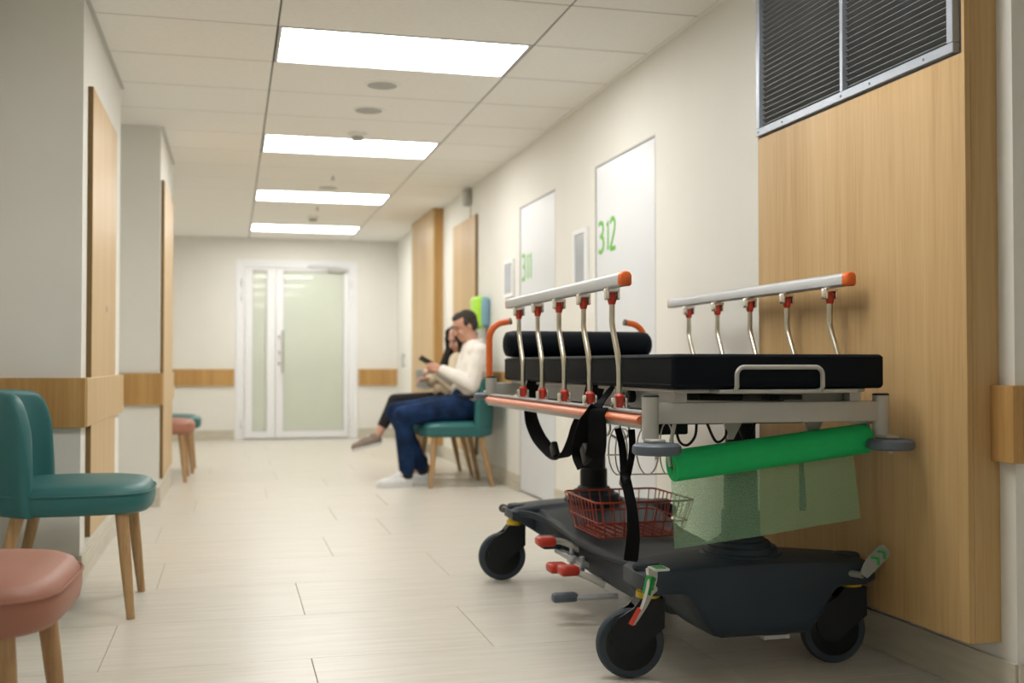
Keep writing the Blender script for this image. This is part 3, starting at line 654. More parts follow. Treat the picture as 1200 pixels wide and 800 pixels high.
for t_ in (0.15, 0.75):
    c_ = q1.lerp(q2, t_) + Vector((0, -0.006, 0)); dq = (q2 - q1).normalized(); wq = Vector((-dq.z, 0, dq.x))
    put('arrow_mark', MB().ribbon([c_ - wq * 0.016 - dq * 0.006, c_ + dq * 0.006, c_ + wq * 0.016 - dq * 0.006], 0.008, dq, 0.004), 'pedal_green', bq)
# height pedals on the aisle side
def pedal(p_hub, p_mid, p_end, label, m, r=0.016):
    a = put('pedal_arm', MB().tube(smooth_path([p_hub, p_mid, p_end], 5), r * 0.75, 10), 'frame_grey', st)
    e = Vector(p_end)
    put('pedal_pad', MB().box((e.x - 0.050, e.y - 0.035, e.z - 0.016), (e.x + 0.020, e.y + 0.035, e.z + 0.018), 0.012, 3), m, a, label=label)
pedal((1.26, 3.88, 0.215), (1.20, 3.92, 0.245), (1.150, 3.93, 0.248), 'red foot pedal', 'red')
pedal((1.26, 3.66, 0.145), (1.20, 3.72, 0.165), (1.145, 3.765, 0.180), 'red foot pedal', 'red')
pedal((1.26, 3.62, 0.140), (1.21, 3.64, 0.165), (1.160, 3.68, 0.185), 'red foot pedal', 'red')
ar = put('pedal_arm', MB().cyl((1.30, 3.60, 0.105), (1.16, 3.63, 0.098), 0.010), 'alu', st)
put('pedal_pad', MB().box((1.075, 3.62, 0.085), (1.165, 3.66, 0.117), 0.010, 2), 'bumper_grey', ar, label='grey foot pedal')
mech = put('pedal_linkage', MB().box((1.205, 3.72, 0.185), (1.235, 4.05, 0.200)).cyl((1.20, 3.78, 0.20), (1.20, 3.90, 0.20), 0.010).cyl((1.215, 3.74, 0.15), (1.215, 3.74, 0.22), 0.010).cyl((1.215, 3.86, 0.15), (1.215, 3.86, 0.23), 0.008).box((1.19, 3.80, 0.188), (1.22, 3.84, 0.208)), 'alu', st)
put('pedal_housing', MB().box((1.15, 4.02, 0.20), (1.23, 4.12, 0.245), 0.012, 2), 'base_grey', st)

# upper frame: corner posts, beams, bumpers
post_me = None
for x in (XL, XRt):
    for y in (YN, YF):
        z0, z1 = 0.700, 0.816
        if y > 4: z0 = 0.735; z1 = 0.846
        p = put('corner_post', MB().lathe((x, y, z0), [(0.0235, 0), (0.0235, z1 - z0)], 24), 'frame_grey', st)
        put('post_cap', MB().lathe((x, y, z1), [(0.0240, 0), (0.0240, 0.003), (0.020, 0.006)], 24), 'black_plastic', p)
        s_ = -1 if y < 4 else 1
        bz = 0.661 if y < 4 else 0.748
        put('bumper', MB().lathe((x, y + s_ * 0.048, bz), [(0.030, 0), (0.060, 0.001), (0.066, 0.006), (0.067, 0.015), (0.065, 0.025), (0.058, 0.031), (0.030, 0.032)], 32), 'bumper_grey', p)
        put('bumper_bracket', MB().box((x - 0.022, min(y, y + s_ * 0.06), bz + 0.032), (x + 0.022, max(y, y + s_ * 0.06), bz + 0.042), 0.003, 1).cyl((x, y + s_ * 0.048, bz - 0.012), (x, y + s_ * 0.048, bz + 0.034), 0.006, n=8), 'frame_grey', p)
put('end_beam', MB().box((XL + 0.018, YN - 0.016, 0.742), (XRt - 0.018, YN + 0.018, 0.800), 0.004, 2), 'frame_grey', st)
put('end_beam', MB().box((XL + 0.018, YF - 0.016, 0.772), (XRt - 0.018, YF + 0.016, 0.825), 0.004, 2), 'frame_grey', st)
for sx in (-1, 1):
    xr = XL if sx < 0 else XRt
    put('side_beam', MB().box((min(xr, xr - sx * 0.03) , YN + 0.018, 0.738), (max(xr, xr - sx * 0.03), YF - 0.018, 0.772), 0.003, 1), 'frame_grey', st)
# deck under the mattress
deck = put('deck', MB().box((1.175, 2.80, 0.826), (1.765, 4.60, 0.838), 0.003, 1), 'frame_grey', st)
put('deck_side_plate', MB().box((1.215, 2.92, 0.772), (1.221, 4.45, 0.826)), 'alu', deck)
put('deck_side_plate', MB().box((1.719, 2.92, 0.772), (1.725, 4.45, 0.826)), 'alu', deck)
for x in (1.20, 1.74): put('deck_leg', MB().box((x - 0.018, 2.812, 0.800), (x + 0.018, 2.85, 0.827)), 'frame_grey', deck)
for x0_, x1_, y_ in ((1.24, 1.60, 2.95), (1.34, 1.72, 3.05)):
    put('deck_arm', MB().tube([(x0_, y_, 0.812), (x1_, y_ + 0.03, 0.803)], 0.009, 8), 'frame_dark', deck)
put('deck_plate', MB().box((1.60, 2.86, 0.772), (1.745, 2.868, 0.827), 0.001, 1), 'frame_grey', deck)
put('actuator', MB().cyl((1.30, 2.93, 0.813), (1.44, 2.93, 0.810), 0.011).box((1.27, 2.91, 0.803), (1.30, 2.95, 0.822), 0.003, 1).box((1.52, 2.92, 0.800), (1.56, 2.96, 0.818), 0.003, 1), 'black_plastic', deck)
put('cross_arm', MB().box((1.28, 3.00, 0.728), (1.68, 3.04, 0.752), 0.004, 1).box((1.28, 4.40, 0.735), (1.68, 4.44, 0.765), 0.004, 1).box((BXc - 0.05, 2.98, 0.735), (BXc + 0.05, 4.46, 0.760), 0.004, 1), 'frame_dark', st)
for bx0 in (1.37, 1.63): put('bracket', MB().prism([(bx0, 0.742), (bx0 + 0.06, 0.742), (bx0 + 0.03, 0.690), (bx0 + 0.015, 0.690)], lambda u, v, d: Vector((u, d, v)), 2.90, 2.91), 'frame_grey', st)
cabs = [[(1.22, 2.90, 0.742), (1.235, 2.91, 0.69), (1.26, 2.91, 0.675), (1.285, 2.91, 0.70), (1.29, 2.91, 0.742)], [(1.32, 2.91, 0.742), (1.345, 2.90, 0.685), (1.375, 2.90, 0.70), (1.38, 2.91, 0.742)], [(1.42, 2.92, 0.742), (1.445, 2.91, 0.68), (1.48, 2.92, 0.742)]]
for cpts in cabs: put('cable', MB().tube(smooth_path(cpts, 6), 0.004, 6), 'black_plastic', st)
put('control_box', MB().box((1.20, 2.99, 0.70), (1.30, 3.08, 0.738), 0.006, 2), 'black_plastic', st)
k0 = onx(743, 464, 1.205); k1 = onx(733, 456, 1.205); k2 = onx(734, 476, 1.19); KR = Euler((0, -PI / 2, 0)).to_matrix()
put('lock_knob', MB().lathe(k0, [(0.018, 0), (0.020, 0.006), (0.020, 0.018), (0.015, 0.022)], 20, KR), 'black_plastic', st)
put('lock_lever', MB().lathe(k1, [(0.019, 0), (0.019, 0.022), (0.013, 0.026)], 20, KR).box((k1.x - 0.032, k1.y - 0.022, k1.z - 0.006), (k1.x - 0.012, k1.y + 0.022, k1.z + 0.002), 0.003, 1).box((k2.x - 0.03, k2.y - 0.02, k2.z - 0.012), (k2.x + 0.01, k2.y + 0.02, k2.z + 0.004), 0.004, 2), 'chrome', st)

# mattress and its retaining hoop
def cushion(lo, hi, r, e=0.012):
    return MB().box(lo, hi, r, 4)
mt = put('mattress', cushion((1.147, 2.74, 0.838), (1.790, 4.62, 0.934), 0.014), 'black_vinyl', st, smooth=50)
for y in (2.7395,): put('seam', MB().tube([(1.155, y, 0.925), (1.782, y, 0.925)], 0.0022, 6).tube([(1.155, y, 0.850), (1.782, y, 0.850)], 0.0022, 6), 'black_vinyl', mt)
put('seam', MB().tube([(1.1465, 2.75, 0.925), (1.1465, 4.61, 0.925)], 0.0022, 6).tube([(1.1465, 2.75, 0.850), (1.1465, 4.61, 0.850)], 0.0022, 6), 'black_vinyl', mt)
hx0, hx1, hy = 1.325, 1.583, 2.722
put('mattress_hoop', MB().tube([(hx0, hy + 0.08, 0.832), (hx0, hy + 0.01, 0.834), (hx0, hy, 0.845)] + arc((hx0 + 0.022, hy, 0.876), 0.022, PI, PI / 2, 6) + arc((hx1 - 0.022, hy, 0.876), 0.022, PI / 2, 0, 6) + [(hx1, hy, 0.845), (hx1, hy + 0.01, 0.834), (hx1, hy + 0.08, 0.832)], 0.0065, 10), 'frame_grey', st)
put('hoop_plate', MB().box((1.28, 2.735, 0.826), (1.70, 2.83, 0.8365), 0.002, 1), 'frame_grey', st)

# push handles at the far end
for sx, x in ((1, XL - 0.008), (-1, XRt + 0.008)):
    h_ = put('push_handle', MB().tube([(x, YF, 0.846), (x, YF, 1.020)] + arc((x + sx * 0.075, YF, 1.018), 0.075, PI if sx > 0 else 0, PI * 0.58 if sx > 0 else PI * 0.42, 10) + [(x + sx * 0.090, YF, 1.096)], 0.0145, 14), 'orange', st)
    e0 = Vector((x + sx * 0.090, YF, 1.096))
    put('handle_cap', MB().cyl(e0, e0 + Vector((sx * 0.010, 0, 0.002)), 0.0150), 'frame_dark', h_)

# folding side rails
def side_rail(x, sx, near, far, dz=0.0, ext=0.17):
    top = 1.136 + dz
    # rounded aluminium profile
    prof = [(-0.013, 0.0), (0.013, 0.0), (0.017, 0.005), (0.017, 0.030), (0.012, 0.038), (0.004, 0.041), (-0.004, 0.041), (-0.012, 0.038), (-0.017, 0.030), (-0.017, 0.005)]
    sr = put('side_rail', MB().loft([[(x + u, y, top + v) for u, v in prof] for y in (near + 0.028, far)]), 'alu', st)
    k = []
    for y, s in ((near + 0.0285, 1.06), (near + 0.010, 1.06), (near + 0.003, 0.92), (near, 0.6)): k.append([(x + u * s, y, top + 0.02 + (v - 0.02) * s) for u, v in prof])
    put('end_cap', MB().loft(k), 'orange', sr)
    put('end_cap', MB().loft([[(x + u, y, top + v) for u, v in prof] for y in (far + 0.0005, far + 0.008)]), 'red', sr)
    lr = put('lower_rail', MB().box((x - 0.016, near - ext, 0.768), (x + 0.016, far + 0.29, 0.776), 0.002, 1), 'alu', sr)
    xo = x + sx * 0.020
    put('orange_strip', MB().tube([(xo, near - ext, 0.752), (xo, far + 0.30, 0.752)], 0.0165, 12, flat=0.75), 'orange_strip', sr)
    put('strip_channel', MB().box((min(xo, x) - 0.004, near - ext, 0.728), (max(xo, x) + 0.004, far + 0.30, 0.742)), 'alu', sr)
    for i in range(5):
        y = near + 0.130 + i * 0.2765; yl = y - 0.064
        put('rail_post', MB().tube([(x, y, top - 0.020), (x, y, 1.065)] + smooth_path([(x, y, 1.055), (x, y - 0.004, 1.02), (x, yl + 0.012, 0.93), (x, yl, 0.885)], 5) + [(x, yl, 0.80)], 0.0088, 12), 'steel_tube', sr)
        put('hinge_fork', MB().box((x - 0.021, y - 0.016, top - 0.036), (x - 0.012, y + 0.016, top - 0.001), 0.004, 2).box((x + 0.012, y - 0.016, top - 0.036), (x + 0.021, y + 0.016, top - 0.001), 0.004, 2).box((x - 0.020, y - 0.016, top - 0.010), (x + 0.020, y + 0.016, top - 0.001)).cyl((x - 0.020, y, top - 0.021), (x + 0.020, y, top - 0.021), 0.0055, n=10), 'chrome', sr)
        put('hinge_insert', MB().lathe((x, y, top - 0.050), [(0.0100, 0), (0.0120, 0.006), (0.0145, 0.016), (0.0118, 0.022), (0.0115, 0.038)], 14), 'red', sr)
        put('hinge_fork', MB().box((x - 0.022, yl - 0.015, 0.776), (x - 0.013, yl + 0.015, 0.808), 0.004, 2).box((x + 0.013, yl - 0.015, 0.776), (x + 0.022, yl + 0.015, 0.808), 0.004, 2).cyl((x - 0.021, yl, 0.790), (x + 0.021, yl, 0.790), 0.0055, n=10), 'chrome', sr)
        put('hinge_insert', MB().lathe((x, yl, 0.778), [(0.0100, 0), (0.0122, 0.008), (0.0155, 0.034), (0.0100, 0.041)], 14), 'red', sr)
side_rail(1.113, -1, 3.000, 4.385)
side_rail(1.838, 1, 2.985, 4.40, 0.012, 0.08)

# black restraint straps
def px(pts, X): return [onx(a, b, X if not isinstance(X, list) else X[i]) for i, (a, b) in enumerate(pts)]
WY = (0, 1, 0)
def strap(pts, wid, wdir=WY, sub=5, name='strap'):
    path = smooth_path(pts, sub)
    if isinstance(wid, list):
        wid = [wid[min(i // sub, len(wid) - 2)] + (wid[min(i // sub + 1, len(wid) - 1)] - wid[min(i // sub, len(wid) - 2)]) * ((i % sub) / sub) for i in range(len(path))]
    return put(name, MB().ribbon(path, wid, wdir, 0.004), 'black_strap', st)
s1 = strap(px([(627, 442), (622, 462), (622, 488), (630, 510), (642, 526), (654, 536), (664, 531), (672, 516), (678, 500), (690, 480), (698, 450)], [1.17, 1.16, 1.15, 1.14, 1.135, 1.13, 1.13, 1.13, 1.13, 1.15, 1.17]), [0.05, 0.055, 0.055, 0.055, 0.05, 0.045, 0.04, 0.045, 0.05, 0.065, 0.070], (0.7, -0.7, 0.2))
put('buckle', MB().box((-0.012, -0.03, -0.02), (0.012, 0.03, 0.02), 0.006, 2, Matrix.Translation(onx(650, 528, 1.128)) @ Euler((0.9, 0, 0)).to_matrix().to_4x4()), 'black_plastic', s1)
s2 = strap(px([(719, 452), (709, 465), (699, 477), (690, 492), (683, 512), (679, 530), (685, 546)], [1.13, 1.105, 1.065, 1.055, 1.05, 1.05, 1.05]), [0.012, 0.022, 0.04, 0.055, 0.055, 0.05, 0.05], (0.8, -0.5, 0.3))
s2b = strap(px([(713, 478), (704, 479), (700, 486), (700, 505), (699, 525), (692, 545), (686, 548)], [1.13, 1.075, 1.06, 1.06, 1.058, 1.055, 1.052]), [0.03, 0.045, 0.055, 0.06, 0.06, 0.05, 0.04], (0.7, -0.7, 0.0))
put('buckle', MB().box((-0.012, -0.022, -0.03), (0.012, 0.022, 0.03), 0.006, 2, Matrix.Translation(onx(687, 532, 1.045)) @ Euler((-0.6, 0, 0)).to_matrix().to_4x4()), 'black_plastic', s2)
s3 = strap(px([(724, 502), (729, 522), (731, 545), (733, 560), (737, 578), (741, 600), (742, 630), (739, 657)], [1.12, 1.118, 1.115, 1.112, 1.11, 1.11, 1.11, 1.11]), [0.020, 0.022, 0.022, 0.03, 0.03, 0.030, 0.038, 0.042], (0.9, -0.4, 0))
s3b = strap(px([(740, 503), (741, 525), (738, 545), (734, 562)], 1.125), 0.020, (0.9, -0.4, 0))
put('buckle', MB().box((-0.010, -0.022, -0.020), (0.010, 0.022, 0.020), 0.006, 2, Matrix.Translation(onx(732, 564, 1.112)) @ Euler((0.4, 0, 0)).to_matrix().to_4x4()), 'black_plastic', s3)
s4 = strap([ony(a_, b_, 2.95) for a_, b_ in [(938, 512), (939, 545), (940, 565), (941, 598)]], [0.008, 0.014, 0.018, 0.024], (1, 0, 0))

# wire bottle rack under the near end
rk = put('wire_rack', MB().tube([onx(712, 533, 1.16), onx(789, 531, 1.22)], 0.0032, 6).tube([onx(722, 556, 1.16), onx(788, 555, 1.22)], 0.0028, 6), 'grey_wire', st)
for cx_, cy_, w_, h_ in ((724, 528, 11, 28), (731, 530, 10, 28), (759, 527, 13, 29), (781, 525, 8, 30)):
    X_ = 1.16 + (cx_ - 715) / 80 * 0.06
    put('wire_ring', MB().tube([onx(cx_ + w_ * math.cos(t_), cy_ + h_ * math.sin(t_), X_) for t_ in [2 * PI * i / 24 for i in range(24)]], 0.0022, 6, closed=True), 'grey_wire', rk)
for a_, b_ in ((714, 497), (726, 500), (736, 500)):
    put('hook', MB().tube(smooth_path(px([(a_, b_ - 6), (a_ + 1, b_ + 6), (a_ - 3, b_ + 13), (a_ - 9, b_ + 10)], 1.13), 5), 0.0038, 8), 'frame_grey', rk)

# bolster cushion lying on the mattress
bz = 0.9345
bo = MB(); ringn = 26
prof = [(0.012, -0.330), (0.040, -0.326), (0.053, -0.314), (0.0575, -0.290), (0.0575, -0.1), (0.0575, 0.1), (0.0575, 0.290), (0.053, 0.314), (0.040, 0.326), (0.012, 0.330)]
bo.loft([[(1.458 + u, 4.540 + r * math.cos(2 * PI * j / ringn) * 1.15, bz + 0.0575 + r * math.sin(2 * PI * j / ringn)) for j in range(ringn)] for r, u in prof])
bo = tag(put('bolster_cushion', bo, 'black_vinyl', smooth=60), 'black cylindrical bolster cushion lying across the head end of the stretcher mattress', 'cushion')
put('seam', MB().tube([(1.458 - 0.318, 4.540 + 0.050 * 1.15 * math.cos(2 * PI * j / 24), bz + 0.0575 + 0.050 * math.sin(2 * PI * j / 24)) for j in range(24)], 0.0022, 6, closed=True), 'black_vinyl', bo)

# red wire basket on the base
bk = root('wire_basket', (1.465, 3.85, 0.272), 'open red wire basket standing on the stretcher base', 'basket')
rx0, rx1, ry0, ry1, rz = 1.265, 1.645, 3.72, 4.13, 0.410
fx0, fx1, fy0, fy1, fz = 1.292, 1.615, 3.76, 4.09, 0.279
rect = lambda a, b, c, d, z: [(a, c, z), (b, c, z), (b, d, z), (a, d, z)]
def rloop(a, b, c, d, z, r=0.03):
    out = []
    for (cx_, cy_), a0 in (((b - r, c + r), -PI / 2), ((b - r, d - r), 0), ((a + r, d - r), PI / 2), ((a + r, c + r), PI)):
        out += [(cx_ + r * math.cos(a0 + PI / 2 * i / 5), cy_ + r * math.sin(a0 + PI / 2 * i / 5), z) for i in range(6)]
    return out
put('rim', MB().tube(rloop(rx0, rx1, ry0, ry1, rz), 0.0036, 8, closed=True), 'red_wire', bk)
tt = 0.42
lerp = lambda a, b, t: a + (b - a) * t
put('rim', MB().tube(rloop(lerp(fx0, rx0, tt), lerp(fx1, rx1, tt), lerp(fy0, ry0, tt), lerp(fy1, ry1, tt), lerp(fz, rz, tt)), 0.0028, 8, closed=True), 'red_wire', bk)
put('rim', MB().tube(rloop(fx0, fx1, fy0, fy1, fz), 0.0028, 8, closed=True), 'red_wire', bk)
NX, NY = 9, 10
for i in range(NX):
    t_ = (i + 0.5) / NX; xa, xb = lerp(rx0, rx1, t_), lerp(fx0, fx1, t_)
    put('wire', MB().tube([(xa, ry0, rz), (xb, fy0, fz), (xb, fy1, fz), (xa, ry1, rz)], 0.0021, 6), 'red_wire', bk)
for i in range(NY):
    t_ = (i + 0.5) / NY; ya, yb = lerp(ry0, ry1, t_), lerp(fy0, fy1, t_)
    put('wire', MB().tube([(rx0, ya, rz), (fx0, yb, fz), (fx1, yb, fz), (rx1, ya, rz)], 0.0021, 6), 'red_wire', bk)

# green paper roll under the near end beam
tilt = math.radians(6.0)
ra, rb = Vector((1.190, 2.855, 0.622)), Vector((1.800, 2.855, 0.690))
dv = (rb - ra).normalized(); nrm = Vector((0, 1, 0)); bn = dv.cross(nrm)
pr = root('paper_roll', ((ra + rb) / 2)[:], 'bright green disposable paper roll hanging under the foot end of the stretcher', 'paper roll')
def around(c, r, n=32): return [c + nrm * r * math.cos(2 * PI * j / n) + bn * r * math.sin(2 * PI * j / n) for j in range(n)]
put('roll', MB().loft([around(ra, 0.013), around(ra, 0.0420), around(ra + dv * 0.002, 0.0440), around(rb - dv * 0.002, 0.0440), around(rb, 0.0420), around(rb, 0.013)], cap=False).loft([around(ra, 0.013), around(rb, 0.013)], cap=False), 'green_roll', pr)
for rr in (0.021, 0.029): put('wound_layer', MB().tube(around(ra - dv * 0.0005, rr), 0.0012, 5, closed=True), 'green_roll', pr)
put('core', MB().loft([around(ra + dv * 0.006, 0.0125), around(rb - dv * 0.006, 0.0125)]), 'cardboard', pr)
put('hanger', MB().tube([ra - dv * 0.004, ra - dv * 0.010 + Vector((0, 0, 0.03)), Vector((1.195, 2.845, 0.742))], 0.006, 8).tube([rb + dv * 0.004, Vector((1.80, 2.845, 0.742))], 0.006, 8), 'frame_grey', pr)
# sheet pulled off the back of the roll, hanging down
down = (Vector((0, 0, -1)) - dv * Vector((0, 0, -1)).dot(dv)).normalized()
vs, fs = [], []; NU, NV = 40, 12
for j in range(NV + 1):
    for i in range(NU + 1):
        u, v = i / NU, j / NV
        p = lerp(ra + dv * 0.012, rb - dv * 0.022, u) + nrm * 0.0447 + down * (0.002 + 0.242 * v)
        p += nrm * (0.006 * v * math.sin(u * 7 + v * 1.5) + 0.010 * v * v) + dv * (0.020 * v * (u - 0.3))
        vs.append(p)
for j in range(NV):
    for i in range(NU): a = j * (NU + 1) + i; fs.append((a, a + 1, a + NU + 2, a + NU + 1))
put('paper_sheet', MB().add(vs, fs), 'paper_green', pr, smooth=80, label='thin translucent green paper sheet')

# ------------------------------------------------------------------ people
def remesh(mb, name, voxel, it=6, fac=0.5):
    me = mb.mesh('tmp'); o = bpy.data.objects.new('tmp', me); C.objects.link(o)
    m = o.modifiers.new('r', 'REMESH'); m.mode = 'VOXEL'; m.voxel_size = voxel
    if it: sm = o.modifiers.new('s', 'SMOOTH'); sm.iterations = it; sm.factor = fac
    dg = bpy.context.evaluated_depsgraph_get(); dg.update()
    r = bpy.data.meshes.new_from_object(o.evaluated_get(dg)); bpy.data.objects.remove(o); bpy.data.meshes.remove(me)
    r.name = name; r.polygons.foreach_set('use_smooth', [True] * len(r.polygons)); return r
def put_mesh(name, me, material, parent=None, org=None):
    if org is None: org = ORG[parent.name]
    org = Vector(org); me.transform(Matrix.Translation(-org)); me.materials.clear(); me.materials.append(MATS[material])
    o = bpy.data.objects.new(name, me); C.objects.link(o); ORG[o.name] = org
    o.location = org - (ORG[parent.name] if parent else Vector())
    if parent: o.parent = parent
    return o
def head_frame(c, fwd):
    f = Vector(fwd).normalized(); side = Vector((0, 0, 1)).cross(f).normalized(); up = f.cross(side)
    M = Matrix((f, side, up)).transposed()
    return (lambda x, y, z, s=0.92: Vector(c) + M @ (Vector((x, y, z)) * s)), M
def add_head(mb, H, M, s=0.92, fem=False):
    e = lambda c, r: mb.ell(H(*c), [v * s for v in r], 18, 12, M)
    e((0, 0, 0.035), (0.098, 0.075, 0.095)); e((0.028, 0, -0.030), (0.066, 0.060, 0.086)); e((0.055, 0, -0.092), (0.036, 0.038 if not fem else 0.030, 0.028))
    e((0.082, 0, 0.030), (0.018, 0.048, 0.012)); e((0.070, 0.035, -0.028), (0.022, 0.020, 0.022)); e((0.070, -0.035, -0.028), (0.022, 0.020, 0.022))
    mb.cap(H(0.090, 0, 0.014), H(0.112, 0, -0.030), 0.009, 0.015)
    e((0.092, 0, -0.058), (0.010, 0.024, 0.007)); e((0.089, 0, -0.072), (0.010, 0.020, 0.007))
    for sy in (1, -1): e((-0.008, sy * 0.076, -0.012), (0.020, 0.010, 0.031))
def add_hand(mb, w, d, up, thumb, s=1.0, curl=0.9):
    """palm from wrist w along d; fingers curl towards -up; thumb leaves the side of the palm"""
    w, d, up, th = Vector(w), Vector(d).normalized(), Vector(up).normalized(), Vector(thumb).normalized()
    for k in range(4):
        off = th * (0.028 - 0.019 * k); a = w + off * 0.7; b = w + d * 0.085 + off
        mb.cap(a, b, 0.014, 0.012)
        L = (0.072, 0.080, 0.075, 0.058)[k]; p = b; ang = 0.25
        for j, fr in enumerate((0.45, 0.30, 0.25)):
            ang += curl * (0.55 if j else 0.4); q = p + (d * math.cos(ang) - up * math.sin(ang)) * L * fr
            mb.cap(p, q, 0.0092 - 0.0008 * j, 0.0086 - 0.0008 * j); p = q
    p0 = w + d * 0.025 + th * 0.026; p1 = p0 + (d * 0.6 + th * 0.6 - up * 0.3).normalized() * 0.042; p2 = p1 + (d * 0.9 - up * 0.25 + th * 0.05).normalized() * 0.032
    mb.cap(p0, p1, 0.0125, 0.010); mb.cap(p1, p2, 0.010, 0.0085)
def limb(mb, pts, rs, grow=0.0):
    for i in range(len(pts) - 1): mb.cap(pts[i], pts[i + 1], rs[i] + grow, rs[i + 1] + grow)

def shoe(parent, heel, toe, z, m_up, m_sole, h=0.085, w=0.045, pitch=0.0, ankle=None):
    heel, toe = Vector(heel), Vector(toe); d = (toe - heel); L = d.length; d = d.normalized(); sd = d.cross(Vector((0, 0, 1))).normalized(); up = sd.cross(d)
    P = lambda t, s_, u: heel + d * (L * t) + sd * s_ + up * u
    mb = MB()
    mb.cap(P(0.10, 0, 0.045), P(0.45, 0, 0.045), 0.038, 0.040); mb.cap(P(0.45, 0, 0.042), P(0.86, 0, 0.034), 0.041, 0.030)
    mb.cap(P(0.70, 0.010, 0.032), P(0.90, 0, 0.028), 0.034, 0.026)
    mb.cap(P(0.16, 0, 0.06), P(0.20, 0, h), 0.037, 0.036); mb.cap(P(0.22, 0, h - 0.005), P(0.60, 0, 0.058), 0.032, 0.026)
    sh = put_mesh('shoe', remesh(mb, 'shoe', 0.006, 5), m_up, parent)
    sole = MB(); rings = []
    out = [(0.0, 0.022), (0.04, 0.033), (0.2, 0.038), (0.45, 0.036), (0.7, 0.044), (0.88, 0.036), (0.97, 0.020), (1.0, 0.006)]
    poly = [(t, wd) for t, wd in out] + [(t, -wd) for t, wd in out[::-1]]
    sole.loft([[P(t, wd * k, u) for t, wd in poly] for k, u in ((0.97, 0.0), (1.02, 0.006), (1.02, 0.018), (0.98, 0.022))])
    put('sole', sole, m_sole, sh)
    lc = MB()
    for t in (0.36, 0.44, 0.52): lc.tube([P(t, -0.018, 0.086 - (t - 0.36) * 0.09), P(t + 0.03, 0, 0.094 - (t - 0.36) * 0.10), P(t, 0.018, 0.086 - (t - 0.36) * 0.09)], 0.004, 6)
    put('laces', lc, m_sole, sh)
    return sh

